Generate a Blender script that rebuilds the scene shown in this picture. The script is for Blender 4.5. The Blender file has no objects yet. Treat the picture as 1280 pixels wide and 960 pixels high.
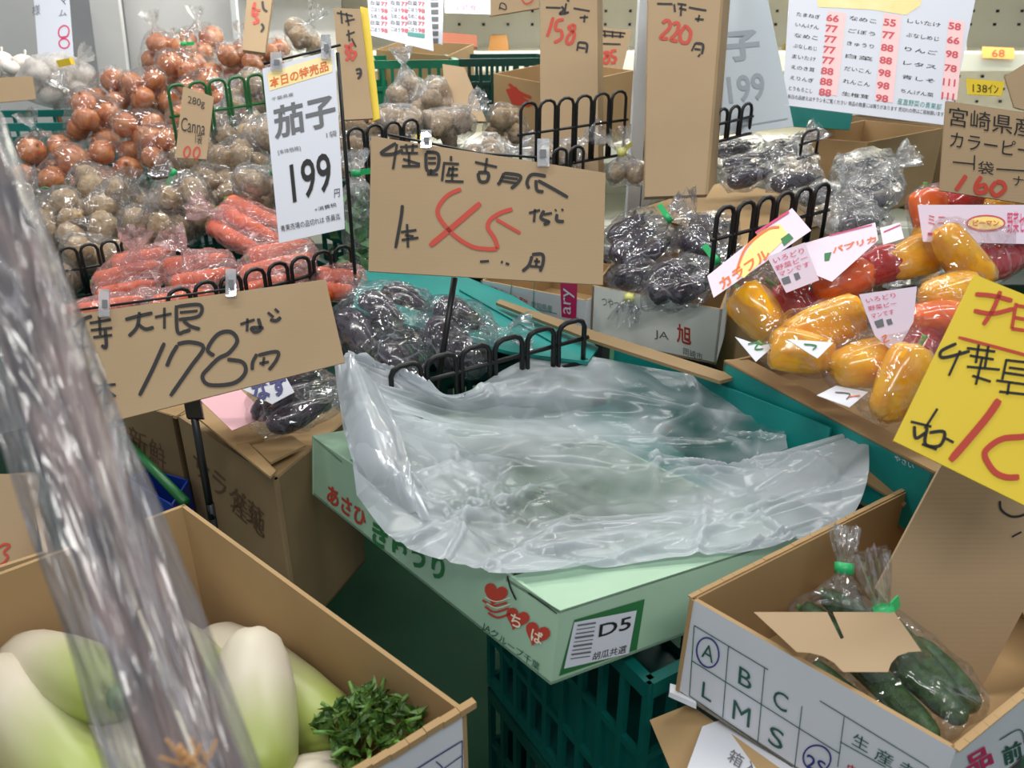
import bpy, math, random
from mathutils import Vector, Matrix, Euler, noise
from mathutils.bvhtree import BVHTree
import bmesh
R = math.radians
C = bpy.context.scene.collection
random.seed(7)
# ------------------------------------------------------------------ camera
PITCH = R(25); CZ = 1.4; FPX = 1000.0
cam = bpy.data.cameras.new('camera'); camo = bpy.data.objects.new('camera', cam); C.objects.link(camo)
camo.location = (0, 0, CZ); camo.rotation_euler = (math.pi/2-PITCH, 0, 0)
cam.sensor_width = 36; cam.lens = FPX/1280*36; cam.clip_start = .02
cam.dof.use_dof = True; cam.dof.focus_distance = 1.25; cam.dof.aperture_fstop = 8
bpy.context.scene.camera = camo
sc = bpy.context.scene
sc.view_settings.view_transform = 'Standard'; sc.view_settings.look = 'None'
sc.view_settings.exposure = -0.2; sc.view_settings.gamma = 1
sc.cycles.transparent_max_bounces = 24; sc.cycles.max_bounces = 8
# ------------------------------------------------------------------ light
w = bpy.data.worlds.new('world'); sc.world = w; w.use_nodes = True
w.node_tree.nodes['Background'].inputs[0].default_value = (.86, .94, 1, 1)
w.node_tree.nodes['Background'].inputs[1].default_value = .42
def lamp(x, y, z, sx, sy, e, rz=0, tilt=0, col=(1, .98, .93)):
    l = bpy.data.lights.new('tube_light', 'AREA'); l.shape = 'RECTANGLE'; l.size = sx; l.size_y = sy
    l.energy = e; l.color = col; o = bpy.data.objects.new('tube_light', l); C.objects.link(o)
    o.location = (x, y, z); o.rotation_euler = (tilt, 0, rz)
lamp(-1.0, 1.3, 2.7, 1.6, .12, 20, R(20))
lamp(.9, 1.5, 2.7, 1.6, .12, 20, R(20))
lamp(-.9, 2.7, 2.7, 1.8, .12, 38, R(0))
lamp(1.2, 2.9, 2.7, 1.8, .12, 18, R(0))
lamp(.1, -.5, 2.6, 1.8, .12, 26, R(10), R(12))
# ------------------------------------------------------------------ geometry helpers
sp, cp = math.sin(PITCH), math.cos(PITCH)
def ray(px, py):
    u = (px-640)/FPX; v = -(py-480)/FPX
    return Vector((u, cp+v*sp, -sp+v*cp))
EYE = Vector((0, 0, CZ))
def D(px, py, d): return EYE+ray(px, py)*d                 # point at a depth
def Zp(px, py, z):                                          # point at a height
    r = ray(px, py); return EYE+r*((z-CZ)/r.z)
class Plane:
    def __init__(s, p, n): s.p = Vector(p); s.n = Vector(n).normalized(); s.n = -s.n if s.n.dot(EYE-s.p) < 0 else s.n
    def at(s, px, py, h=0):
        r = ray(px, py); q = s.p+s.n*h
        return EYE+r*((q-EYE).dot(s.n)/r.dot(s.n))
def plane3(a, b, c): return Plane(a, (b-a).cross(c-a))
class MB:
    def __init__(s): s.v = []; s.f = []; s.m = []
    def add(s, vs, fs, mi=0):
        o = len(s.v); s.v += [Vector(x) for x in vs]; s.f += [tuple(i+o for i in f) for f in fs]; s.m += [mi]*len(fs); return s
    def hexa(s, a, b, mi=0):      # two matching rings
        n = len(a); vs = list(a)+list(b)
        fs = [tuple(range(n))[::-1], tuple(range(n, 2*n))]+[(i, (i+1) % n, n+(i+1) % n, n+i) for i in range(n)]
        return s.add(vs, fs, mi)
    def box(s, c, x, y, z, mi=0):  # centre and half axes (vectors)
        c, x, y, z = map(Vector, (c, x, y, z))
        return s.hexa([c-x-y-z, c+x-y-z, c+x+y-z, c-x+y-z], [c-x-y+z, c+x-y+z, c+x+y+z, c-x+y+z], mi)
    def tube(s, pts, r, n=8, mi=0, closed=False):
        pts = [Vector(p) for p in pts]; m = len(pts); rr = r if isinstance(r, (list, tuple)) else [r]*m
        t0 = (pts[1]-pts[0]).normalized(); a = t0.orthogonal().normalized(); vs = []
        for i, p in enumerate(pts):
            t = (pts[min(i+1, m-1)]-pts[max(i-1, 0)]).normalized()
            a = (a-t*a.dot(t)).normalized(); b = t.cross(a)
            vs += [p+(a*math.cos(2*math.pi*k/n)+b*math.sin(2*math.pi*k/n))*rr[i] for k in range(n)]
        fs = [(i*n+k, i*n+(k+1) % n, (i+1)*n+(k+1) % n, (i+1)*n+k) for i in range(m-1) for k in range(n)]
        fs += [tuple(range(n))[::-1], tuple(range((m-1)*n, m*n))]
        return s.add(vs, fs, mi)
    def build(s, name, mats, parent=None, smooth=False, loc=None):
        if not isinstance(mats, (list, tuple)): mats = [mats]
        if parent is not None: org = wloc(parent)
        elif loc is not None: org = Vector(loc)
        else:
            org = Vector((sum(v.x for v in s.v)/len(s.v), sum(v.y for v in s.v)/len(s.v), min(v.z for v in s.v)))
        me = bpy.data.meshes.new(name); me.from_pydata([v-org for v in s.v], [], s.f)
        for m in mats: me.materials.append(m)
        if len(mats) > 1: me.polygons.foreach_set('material_index', s.m)
        if smooth: me.polygons.foreach_set('use_smooth', [True]*len(s.f))
        o = bpy.data.objects.new(name, me); C.objects.link(o)
        if parent is not None: o.parent = parent
        else: o.location = org
        return o
def wloc(o):
    v = Vector(o.location)
    while o.parent: o = o.parent; v += Vector(o.location)
    return v
def tag(o, label, cat, group=None, kind=None):
    o['label'] = label; o['category'] = cat
    if group: o['group'] = group
    if kind: o['kind'] = kind
    return o
def thing(name, label, cat, loc, group=None):
    o = bpy.data.objects.new(name, None); C.objects.link(o); o.location = loc; o.empty_display_size = .02
    return tag(o, label, cat, group)
def catmull(p, n=6):
    if len(p) < 3: return list(p)
    q = [p[0]]+list(p)+[p[-1]]; out = []
    for i in range(1, len(q)-2):
        for k in range(n):
            t = k/n; a, b, c, d = q[i-1], q[i], q[i+1], q[i+2]
            out.append(tuple(.5*((2*b[j])+(-a[j]+c[j])*t+(2*a[j]-5*b[j]+4*c[j]-d[j])*t*t+(-a[j]+3*b[j]-3*c[j]+d[j])*t**3) for j in range(len(b))))
    out.append(tuple(p[-1])); return out
# ---- writing on planes
def stroke(mb, pl, pts, wd, crop=None, h=.0012):
    if crop: ox, oy, s = crop; pts = [(ox+x/s, oy+y/s) for x, y in pts]
    pts = catmull(pts, 5); L = []; Rr = []
    for i, p in enumerate(pts):
        a = pts[max(i-1, 0)]; b = pts[min(i+1, len(pts)-1)]; dx, dy = b[0]-a[0], b[1]-a[1]; l = math.hypot(dx, dy) or 1
        e = .5*wd*(.75 if i in (0, len(pts)-1) else 1); nx, ny = -dy/l*e, dx/l*e
        L.append(pl.at(p[0]+nx, p[1]+ny, h)); Rr.append(pl.at(p[0]-nx, p[1]-ny, h))
    vs = L+Rr; n = len(L); mb.add(vs, [(i, i+1, n+i+1, n+i) for i in range(n-1)])
_tc = {}
def text_geo(s, bold=0):
    k = (s, bold)
    if k in _tc: return _tc[k]
    cu = bpy.data.curves.new('t', 'FONT'); cu.body = s; cu.resolution_u = 3; cu.offset = bold; cu.fill_mode = 'BOTH'
    o = bpy.data.objects.new('t', cu); C.objects.link(o)
    dg = bpy.context.evaluated_depsgraph_get(); me = bpy.data.meshes.new_from_object(o.evaluated_get(dg))
    vs = [(v.co.x, v.co.y) for v in me.vertices]; fs = [tuple(p.vertices) for p in me.polygons]
    bpy.data.objects.remove(o); bpy.data.meshes.remove(me); bpy.data.curves.remove(cu)
    if not vs: _tc[k] = ([], []); return _tc[k]
    x0 = min(v[0] for v in vs); x1 = max(v[0] for v in vs); y0 = min(v[1] for v in vs); y1 = max(v[1] for v in vs)
    sx = (x1-x0) or 1; sy = (y1-y0) or 1
    _tc[k] = ([((v[0]-x0)/sx, (v[1]-y0)/sy) for v in vs], fs); return _tc[k]
def text(mb, pl, s, tl, tr, bl, crop=None, bold=0, h=.0012):
    if crop: ox, oy, q = crop; tl, tr, bl = [(ox+x/q, oy+y/q) for x, y in (tl, tr, bl)]
    vs, fs = text_geo(s, bold)
    out = []
    for x, y in vs:
        px = tl[0]+(tr[0]-tl[0])*x+(bl[0]-tl[0])*(1-y); py = tl[1]+(tr[1]-tl[1])*x+(bl[1]-tl[1])*(1-y)
        out.append(pl.at(px, py, h))
    mb.add(out, fs)
def poly(mb, pl, pts, crop=None, h=.0008, mi=0):
    if crop: ox, oy, q = crop; pts = [(ox+x/q, oy+y/q) for x, y in pts]
    mb.add([pl.at(x, y, h) for x, y in pts], [tuple(range(len(pts)))], mi)
# ------------------------------------------------------------------ materials
def lin(c):
    return tuple(((x/255)/12.92 if x/255 <= .04045 else ((x/255+.055)/1.055)**2.4) for x in c)+(1,)
def mat(name, c, rough=.6, c2=None, scale=8, bump=0, bscale=60, metal=0, spec=.5, sss=0, emis=0, stretch=None, detail=4, lo=.35, hi=.65, trans=0, coat=0):
    m = bpy.data.materials.new(name); m.use_nodes = True; nt = m.node_tree; b = nt.nodes['Principled BSDF']
    b.inputs['Base Color'].default_value = lin(c); b.inputs['Roughness'].default_value = rough
    b.inputs['Metallic'].default_value = metal; b.inputs['Specular IOR Level'].default_value = spec
    b.inputs['Coat Weight'].default_value = coat; b.inputs['Coat Roughness'].default_value = .08
    if sss: b.inputs['Subsurface Weight'].default_value = sss; b.inputs['Subsurface Radius'].default_value = (.01, .01, .006)
    if emis: b.inputs['Emission Color'].default_value = lin(c); b.inputs['Emission Strength'].default_value = emis
    tc = nt.nodes.new('ShaderNodeTexCoord'); src = tc.outputs['Object']
    if stretch:
        mp = nt.nodes.new('ShaderNodeMapping'); mp.inputs['Scale'].default_value = stretch
        nt.links.new(src, mp.inputs[0]); src = mp.outputs[0]
    if c2:
        n = nt.nodes.new('ShaderNodeTexNoise'); n.inputs['Scale'].default_value = scale; n.inputs['Detail'].default_value = detail
        nt.links.new(src, n.inputs['Vector'])
        r = nt.nodes.new('ShaderNodeValToRGB'); r.color_ramp.elements[0].position = lo; r.color_ramp.elements[1].position = hi
        r.color_ramp.elements[0].color = lin(c); r.color_ramp.elements[1].color = lin(c2)
        nt.links.new(n.outputs['Fac'], r.inputs[0]); nt.links.new(r.outputs[0], b.inputs['Base Color'])
    if bump:
        n = nt.nodes.new('ShaderNodeTexNoise'); n.inputs['Scale'].default_value = bscale; nt.links.new(src, n.inputs['Vector'])
        bp = nt.nodes.new('ShaderNodeBump'); bp.inputs['Strength'].default_value = bump; bp.inputs['Distance'].default_value = .004
        nt.links.new(n.outputs['Fac'], bp.inputs['Height']); nt.links.new(bp.outputs[0], b.inputs['Normal'])
    return m
def film(name, clear=.9, tint=(1, 1, 1), gloss=.25, rough=.13, scale=45, attr=False, strength=.7, body=(225, 228, 234), facet=.75, stretch=None, crease=.45):
    """thin crinkled plastic: see-through + milky scatter + crinkled gloss"""
    m = bpy.data.materials.new(name); m.use_nodes = True; nt = m.node_tree; N = nt.nodes; L = nt.links; N.clear()
    out = N.new('ShaderNodeOutputMaterial')
    tc = N.new('ShaderNodeTexCoord')
    nz = N.new('ShaderNodeTexNoise'); nz.inputs['Scale'].default_value = scale*.45; nz.inputs['Detail'].default_value = 3; nz.inputs['Distortion'].default_value = 1.2
    vo = N.new('ShaderNodeTexVoronoi'); vo.feature = 'DISTANCE_TO_EDGE'; vo.inputs['Scale'].default_value = scale
    L.new(tc.outputs['Object'], nz.inputs['Vector'])
    add = N.new('ShaderNodeVectorMath'); add.operation = 'MULTIPLY_ADD'; L.new(nz.outputs['Color'], add.inputs[0]); add.inputs[1].default_value = (.06, .06, .06)
    L.new(tc.outputs['Object'], add.inputs[2]); L.new(add.outputs[0], vo.inputs['Vector'])
    mx = N.new('ShaderNodeMath'); mx.operation = 'MULTIPLY_ADD'; L.new(vo.outputs['Distance'], mx.inputs[0]); mx.inputs[1].default_value = 1.2; L.new(nz.outputs['Fac'], mx.inputs[2])
    vf = N.new('ShaderNodeTexVoronoi'); vf.inputs['Scale'].default_value = scale*1.7; L.new(add.outputs[0], vf.inputs['Vector'])
    vg = N.new('ShaderNodeTexVoronoi'); vg.inputs['Scale'].default_value = scale*.7; L.new(add.outputs[0], vg.inputs['Vector'])
    sm = N.new('ShaderNodeVectorMath'); sm.operation = 'ADD'; L.new(vf.outputs['Color'], sm.inputs[0]); L.new(vg.outputs['Color'], sm.inputs[1])
    s1_ = N.new('ShaderNodeVectorMath'); s1_.operation = 'SUBTRACT'; L.new(sm.outputs[0], s1_.inputs[0]); s1_.inputs[1].default_value = (1, 1, 1)
    ge = N.new('ShaderNodeNewGeometry'); ma = N.new('ShaderNodeVectorMath'); ma.operation = 'MULTIPLY_ADD'; L.new(s1_.outputs[0], ma.inputs[0]); ma.inputs[1].default_value = (facet,)*3; L.new(ge.outputs['Normal'], ma.inputs[2])
    no = N.new('ShaderNodeVectorMath'); no.operation = 'NORMALIZE'; L.new(ma.outputs[0], no.inputs[0])
    if stretch:
        mp = N.new('ShaderNodeMapping'); mp.inputs['Scale'].default_value = stretch; L.new(tc.outputs['Object'], mp.inputs[0]); L.new(mp.outputs[0], nz.inputs['Vector']); L.new(mp.outputs[0], add.inputs[2])
    bp = N.new('ShaderNodeBump'); bp.inputs['Strength'].default_value = strength; bp.inputs['Distance'].default_value = .012; L.new(mx.outputs[0], bp.inputs['Height']); L.new(no.outputs[0], bp.inputs['Normal'])
    gl = N.new('ShaderNodeBsdfGlossy'); gl.inputs['Roughness'].default_value = rough; L.new(bp.outputs[0], gl.inputs['Normal'])
    tr = N.new('ShaderNodeBsdfTransparent'); tr.inputs[0].default_value = (*tint, 1)
    df = N.new('ShaderNodeBsdfDiffuse'); df.inputs[0].default_value = lin(body); L.new(bp.outputs[0], df.inputs['Normal'])
    tl = N.new('ShaderNodeBsdfTranslucent'); tl.inputs[0].default_value = lin(body)
    dt = N.new('ShaderNodeMixShader'); dt.inputs[0].default_value = .45; L.new(df.outputs[0], dt.inputs[1]); L.new(tl.outputs[0], dt.inputs[2])
    # white fold lines: crease whitening that also paints sparkle into the film colour
    c1 = N.new('ShaderNodeMapRange'); c1.inputs['From Min'].default_value = 0; c1.inputs['From Max'].default_value = .07; c1.inputs['To Min'].default_value = crease; c1.inputs['To Max'].default_value = 0; L.new(vo.outputs['Distance'], c1.inputs['Value'])
    c2 = N.new('ShaderNodeMath'); c2.operation = 'SUBTRACT'; c2.use_clamp = True; c2.inputs[1].default_value = 0
    cn_ = N.new('ShaderNodeMapRange'); cn_.inputs['From Min'].default_value = .46; cn_.inputs['From Max'].default_value = .6; L.new(nz.outputs['Fac'], cn_.inputs['Value'])
    cm = N.new('ShaderNodeMath'); cm.operation = 'MULTIPLY'; L.new(c1.outputs[0], cm.inputs[0]); L.new(cn_.outputs[0], cm.inputs[1]); N.remove(c2)
    m1 = N.new('ShaderNodeMixShader'); L.new(dt.outputs[0], m1.inputs[1]); L.new(tr.outputs[0], m1.inputs[2])
    if attr:
        at = N.new('ShaderNodeAttribute'); at.attribute_name = 'haze'
        cr = N.new('ShaderNodeMath'); cr.operation = 'MULTIPLY_ADD'; L.new(nz.outputs['Fac'], cr.inputs[0]); cr.inputs[1].default_value = .35; L.new(at.outputs['Fac'], cr.inputs[2])
        sb = N.new('ShaderNodeMath'); sb.operation = 'SUBTRACT'; sb.inputs[0].default_value = 1.1; L.new(cr.outputs[0], sb.inputs[1]); sb.use_clamp = True
        base_ = sb.outputs[0]
    else:
        vv_ = N.new('ShaderNodeValue'); vv_.outputs[0].default_value = clear; base_ = vv_.outputs[0]
    s3_ = N.new('ShaderNodeMath'); s3_.operation = 'SUBTRACT'; s3_.use_clamp = True; L.new(base_, s3_.inputs[0]); L.new(cm.outputs[0], s3_.inputs[1]); L.new(s3_.outputs[0], m1.inputs[0])
    lw = N.new('ShaderNodeLayerWeight'); lw.inputs['Blend'].default_value = .35; L.new(bp.outputs[0], lw.inputs['Normal'])
    g = N.new('ShaderNodeMath'); g.operation = 'MULTIPLY_ADD'; g.use_clamp = True; L.new(lw.outputs['Fresnel'], g.inputs[0]); g.inputs[1].default_value = gloss*1.3; g.inputs[2].default_value = gloss*.2
    m2 = N.new('ShaderNodeMixShader'); L.new(g.outputs[0], m2.inputs[0]); L.new(m1.outputs[0], m2.inputs[1]); L.new(gl.outputs[0], m2.inputs[2])
    L.new(m2.outputs[0], out.inputs[0]); return m
def cardboard(name, c, c2, lines=140):
    m = mat(name, c, .8, c2, 3, 0, spec=.2); nt = m.node_tree; b = nt.nodes['Principled BSDF']
    wv = nt.nodes.new('ShaderNodeTexWave'); wv.inputs['Scale'].default_value = lines; wv.bands_direction = 'Z'; wv.inputs['Distortion'].default_value = .4
    tc = nt.nodes.new('ShaderNodeTexCoord'); nt.links.new(tc.outputs['Object'], wv.inputs[0])
    bp = nt.nodes.new('ShaderNodeBump'); bp.inputs['Strength'].default_value = .03; bp.inputs['Distance'].default_value = .001
    nt.links.new(wv.outputs['Fac'], bp.inputs['Height']); nt.links.new(bp.outputs[0], b.inputs['Normal']); return m
KRAFT = cardboard('kraft_cardboard', (168, 138, 98), (180, 150, 110))
SIGNK = cardboard('sign_cardboard', (166, 142, 112), (175, 151, 121), 60)
OLDK = cardboard('old_cardboard', (130, 110, 82), (160, 136, 102))
GREENBOX = mat('pale_green_box', (158, 192, 164), .5, (168, 200, 174), 5)
WHITEBOX = mat('white_box', (206, 208, 216), .5, (218, 219, 226), 4)
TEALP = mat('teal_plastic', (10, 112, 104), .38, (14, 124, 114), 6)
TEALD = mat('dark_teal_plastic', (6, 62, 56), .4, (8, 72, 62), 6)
TEALBOX = mat('teal_print', (10, 128, 124), .5, (16, 138, 132), 6)
GREENP = mat('green_plastic', (18, 96, 44), .4)
BLACKP = mat('black_plastic', (16, 18, 20), .38)
INK = mat('black_ink', (22, 20, 22), .6); REDINK = mat('red_ink', (186, 62, 44), .6); GREYINK = mat('grey_ink', (104, 106, 110), .6)
BLUEINK = mat('blue_ink', (44, 50, 120), .6); GREENINK = mat('green_ink', (34, 112, 58), .6); DGREEN = mat('dark_green_ink', (24, 84, 70), .6)
PINKINK = mat('pink_ink', (214, 70, 110), .6); ORANGEINK = mat('orange_ink', (226, 112, 50), .6); TEALINK = mat('teal_ink', (70, 150, 140), .6)
CREAMINK = mat('cream_ink', (246, 222, 160), .6); MAGINK = mat('magenta_ink', (196, 36, 96), .5); ROSEINK = mat('rose_ink', (208, 84, 96), .6)
PAPER = mat('white_paper', (216, 219, 230), .55); GREYPAPER = mat('grey_paper_back', (188, 198, 206), .6)
YELLOW = mat('yellow_card', (222, 192, 44), .55, (230, 200, 54), 3)
PINKP = mat('pink_paper', (232, 178, 186), .6)
LABELP = mat('label_paper', (222, 204, 220), .35)
CLIP = film('clear_clip', .5, gloss=.35, scale=20, strength=.2)
FILM = film('clear_film', .93, gloss=.3, rough=.09, scale=30)
FILMW = film('cloudy_film', .82, gloss=.32, rough=.14, scale=30)
FILMD = film('eggplant_film', .92, gloss=.32, rough=.09, scale=24, body=(200, 204, 220))
FILMT = film('tight_film', .97, gloss=.26, rough=.06, scale=24, strength=.7, crease=.3)
SHEET = film('milky_sheet', gloss=.14, rough=.2, scale=9, attr=True, strength=.3, body=(208, 215, 222), facet=.3, crease=.5)
SKIN = {
 'onion': mat('onion_skin', (206, 140, 88), .22, (172, 94, 56), 5, .15, 30, stretch=(1, 1, .3), coat=.3),
 'potato': mat('potato_skin', (190, 164, 128), .55, (156, 128, 94), 7, .3, 50),
 'carrot': mat('carrot_skin', (232, 100, 40), .42, (244, 120, 54), 14, .2, 60, stretch=(.5, .5, 3)),
 'eggplant': mat('eggplant_skin', (30, 18, 34), .18, (52, 30, 50), 4, coat=.5),
 'cucumber': mat('cucumber_skin', (40, 74, 40), .35, (70, 108, 62), 20, .4, 120),
 'garlic': mat('garlic_skin', (236, 230, 222), .6, (222, 212, 206), 12),
}
PEP = {'y': mat('yellow_pepper', (246, 184, 16), .2, (236, 156, 10), 4, coat=.5), 'r': mat('red_pepper', (168, 20, 34), .18, (196, 34, 40), 4, coat=.5),
       'o': mat('orange_pepper', (232, 92, 26), .2, (240, 112, 34), 4, coat=.5)}
STEMG = mat('green_stem', (84, 132, 54), .5, (110, 150, 70), 20)
CALYX = mat('eggplant_calyx', (56, 50, 52), .5, (80, 96, 60), 20)
TAPEG = mat('green_tape', (40, 176, 104), .35); TAPEY = mat('yellow_tape', (226, 226, 130), .35)
TWINE = mat('straw', (196, 150, 100), .7)
# ------------------------------------------------------------------ generic builders
def slab(mb, quad, n, t, mi=0, mi2=None):
    n = Vector(n); mb.hexa([q-n*t for q in quad], list(quad), mi)
    return mb
def wall(name, a, b, down, inward, t, mout, min_, parent, edge=True):
    """one cardboard wall: printed outside, raw inside and on the cut edge"""
    mb = MB(); a2, b2 = a+down, b+down; i = inward.normalized()*t
    mb.add([a, b, b2, a2], [(0, 1, 2, 3)], 0)
    mb.add([a, b, b2, a2, a+i, b+i, b2+i, a2+i], [(4, 5, 6, 7), (0, 1, 5, 4), (3, 2, 6, 7), (0, 4, 7, 3), (1, 2, 6, 5)], 1)
    return mb.build(name, [mout, min_], parent)
def carton(name, label, rim, down, mout, min_, t=.004, cat='box', group=None, walls=(0, 1, 2, 3), base=True):
    rim = [Vector(r) for r in rim]; down = Vector(down); c = sum(rim, Vector())/4
    root = thing(name, label, cat, c+down, group)
    for k in walls:
        a, b = rim[k], rim[(k+1) % 4]; e = (b-a).normalized(); inn = (c-(a+b)/2); inn = inn-e*inn.dot(e)
        o = wall('side_panel', a, b, down, inn, t, mout, min_, root)
    if base:
        mb = MB(); bt = [r+down for r in rim]; up = -down.normalized()*t; mb.hexa(bt, [q+up for q in bt]); mb.build('base_panel', min_, root)
    return root
def crate(label, c, w, dp, h, yaw, m, group=None, nx=9, ny=6, name='plastic_crate'):
    """c = centre of the rim; lattice walls"""
    c = Vector(c); X = Vector((math.cos(yaw), math.sin(yaw), 0)); Y = Vector((-X.y, X.x, 0)); Z = Vector((0, 0, 1))
    root = thing(name, label, 'crate', c-Z*h, group)
    def side(o, A, L, nn, N):
        mb = MB(); t = .004
        for z, hh in ((-.012, .012), (-h*.38, .006), (-h*.68, .006), (-h+.012, .012)): mb.box(o+Z*z, A*L/2, N*t*(1.8 if z == -.012 else 1), Z*hh)
        for i in range(nn+1): mb.box(o+A*(L*(i/nn-.5))-Z*h/2, A*.005, N*t*1.2, Z*(h/2-.001))
        mb.box(o-Z*h*.53-N*t, A*L/2, N*.001, Z*h*.15)
        mb.build('side_panel', m, root)
    side(c-Y*dp/2, X, w, nx, -Y); side(c+Y*dp/2, X, w, nx, Y); side(c-X*w/2, Y, dp, ny, -X); side(c+X*w/2, Y, dp, ny, X)
    MB().box(c-Z*(h-.004), X*w/2, Y*dp/2, Z*.004).build('base_panel', m, root)
    return root
def rack(label, p0, p1, n, h, m, r=.0032, rail=.45, group=None, lean=(0, 0, 0), rails=1):
    """wire divider: a row of inverted U loops on a rail; p0, p1 top ends"""
    p0, p1 = Vector(p0), Vector(p1); lean = Vector(lean); dn = (Vector((0, 0, -1))+lean)*h; w = (p1-p0)/n; wl = w.length
    root = thing('wire_divider', label, 'rack', (p0+p1)/2+dn, group)
    e = w.normalized(); g = r*1.1; up = -dn.normalized()
    base = None
    for i in range(n):
        a = p0+w*i+e*g; b = p0+w*(i+1)-e*g; k = min(.014, wl*.3)
        pts = [a+dn, a+dn*.5, a-up*k, a-up*k*.35+e*k*.3, a+e*k, b-e*k, b-up*k*.35-e*k*.3, b-up*k, b+dn*.5, b+dn]
        if base is None: base = MB().tube(pts, r, 6).build('loop', m, root, True)
        else:
            o = base.copy(); C.objects.link(o); o.parent = root; o.location = w*i
    for q in range(rails):
        MB().tube([p0+dn*(rail+q*.45)-e*.004, p1+dn*(rail+q*.45)+e*.004], r*.9, 6).build('rail', m, root, True)
    MB().tube([p0+dn-e*.004, p1+dn+e*.004], r, 6).build('rail', m, root, True)
    return root
# ---- vegetables (one mesh per kind, copied)
def lathe(prof, n=16, wob=0, seed=0, bend=0, lobes=0, lob=0, axis_z=True):
    mb = MB(); vs = []; random.seed(seed); ph = random.random()*6
    for j, (z, r) in enumerate(prof):
        for k in range(n):
            a = 2*math.pi*k/n; q = r*(1+lob*(abs(math.cos(a*lobes/2+ph))-.5)) if lobes else r
            p = Vector((q*math.cos(a), q*math.sin(a), z))
            if wob: p += Vector((1, 1, 1))*0+p.normalized()*wob*noise.noise(p*18+Vector((seed*3.1, 0, 0))) if p.length else p
            p.x += bend*z*z; vs.append(p)
    m = len(prof)
    fs = [(i*n+k, i*n+(k+1) % n, (i+1)*n+(k+1) % n, (i+1)*n+k) for i in range(m-1) for k in range(n)]
    fs += [tuple(range(n))[::-1], tuple(range((m-1)*n, m*n))]
    return mb.add(vs, fs)
def ballprof(r, h, k=9, tip=0):
    out = []
    for i in range(k+1):
        t = math.pi*i/k; out.append((-h*math.cos(t), max(r*math.sin(t), r*.04)))
    if tip: out += [(h+tip*.5, r*.12), (h+tip, r*.05)]
    return out
PROTO = {}
def proto(key, mb, m, kids=()):
    ob = mb.build(key, m, loc=(0, 0, 0), smooth=True); me = ob.data; bpy.data.objects.remove(ob)
    ks = []
    for kn, kmb, km in kids:
        o = kmb.build(kn, km, loc=(0, 0, 0), smooth=True); ks.append((kn, o.data)); bpy.data.objects.remove(o)
    PROTO[key] = (me, ks)
def put(key, name, loc, rot, scale, label, cat, group=None):
    me, ks = PROTO[key]; o = bpy.data.objects.new(name, me); C.objects.link(o); o.location = loc
    if isinstance(rot, Matrix): o.rotation_euler = rot.to_euler()
    else: o.rotation_euler = rot
    o.scale = scale if isinstance(scale, (tuple, list)) else (scale,)*3; tag(o, label, cat, group)
    for kn, km in ks:
        c = bpy.data.objects.new(kn, km); C.objects.link(c); c.parent = o
    return o
for s in range(3): proto('onion%d' % s, lathe(ballprof(.5, .43, 10, .12), 16, .05, s), SKIN['onion'])
for s in range(4): proto('potato%d' % s, lathe(ballprof(.5, .52+.1*(s % 3), 9), 14, .16, s+10), SKIN['potato'])
for s in range(2): proto('garlic%d' % s, lathe(ballprof(.5, .38, 9, .2), 18, .03, s, lobes=7, lob=.16), SKIN['garlic'])
def rootprof(L, r, k=12, tip=.25):
    o = []
    for i in range(k+1):
        t = i/k; rr = r*(1-.55*t**1.5)*min(1, (t*12+.15))**.5
        if t > .88: rr *= max(.08, (1-(t-.88)/.125))**.7
        o.append((L*(t-.5), max(rr, r*.05)))
    return o
proto('carrot', lathe(rootprof(1, .14), 14, .015, 3), SKIN['carrot'], [('leaf_stub', lathe([(-.55, .04), (-.5, .06), (-.49, .02)], 8), STEMG)])
def eggprof():
    return [(-.5, .03), (-.49, .10), (-.45, .17), (-.36, .235), (-.22, .27), (-.05, .265), (.12, .22), (.28, .165), (.40, .125), (.46, .09), (.47, .03)]
cal = MB()
for k in range(6):
    a = k*math.pi/3; u = Vector((math.cos(a), math.sin(a), 0)); v = Vector((-u.y, u.x, 0))
    cal.add([u*.02+Vector((0, 0, .49)), u*.11-v*.07+Vector((0, 0, .45)), u*.155-v*.05+Vector((0, 0, .35)), u*.19+Vector((0, 0, .24)), u*.155+v*.05+Vector((0, 0, .35)), u*.11+v*.07+Vector((0, 0, .45))], [(0, 1, 2, 3, 4, 5)])
cal.tube([(0, 0, .44), (0, 0, .52), (.02, 0, .6)], [.05, .035, .04], 8)
proto('eggplant', lathe(eggprof(), 16, .02, 2, bend=.1), SKIN['eggplant'], [('calyx', cal, CALYX)])
def cucprof():
    return [(-.5, .012), (-.49, .04), (-.45, .065), (-.3, .08), (0, .083), (.3, .078), (.43, .06), (.49, .035), (.5, .012)]
proto('cucumber', lathe(cucprof(), 14, .012, 5, bend=.12), SKIN['cucumber'], [('stalk', lathe([(.49, .02), (.54, .016), (.56, .02)], 7), STEMG)])
def pepprof():
    return [(-.5, .05), (-.5, .14), (-.46, .24), (-.38, .31), (-.2, .37), (.05, .41), (.25, .42), (.37, .39), (.44, .30), (.44, .2), (.38, .1), (.37, .04)]
for k, m in PEP.items():
    st = MB().tube([(0, 0, .36), (0, 0, .48), (.03, 0, .58), (.06, 0, .64)], [.1, .045, .045, .06], 8)
    proto('pepper_'+k, lathe(pepprof(), 24, .05, 4, lobes=3, lob=.2), m, [('stalk', st, STEMG)])
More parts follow.
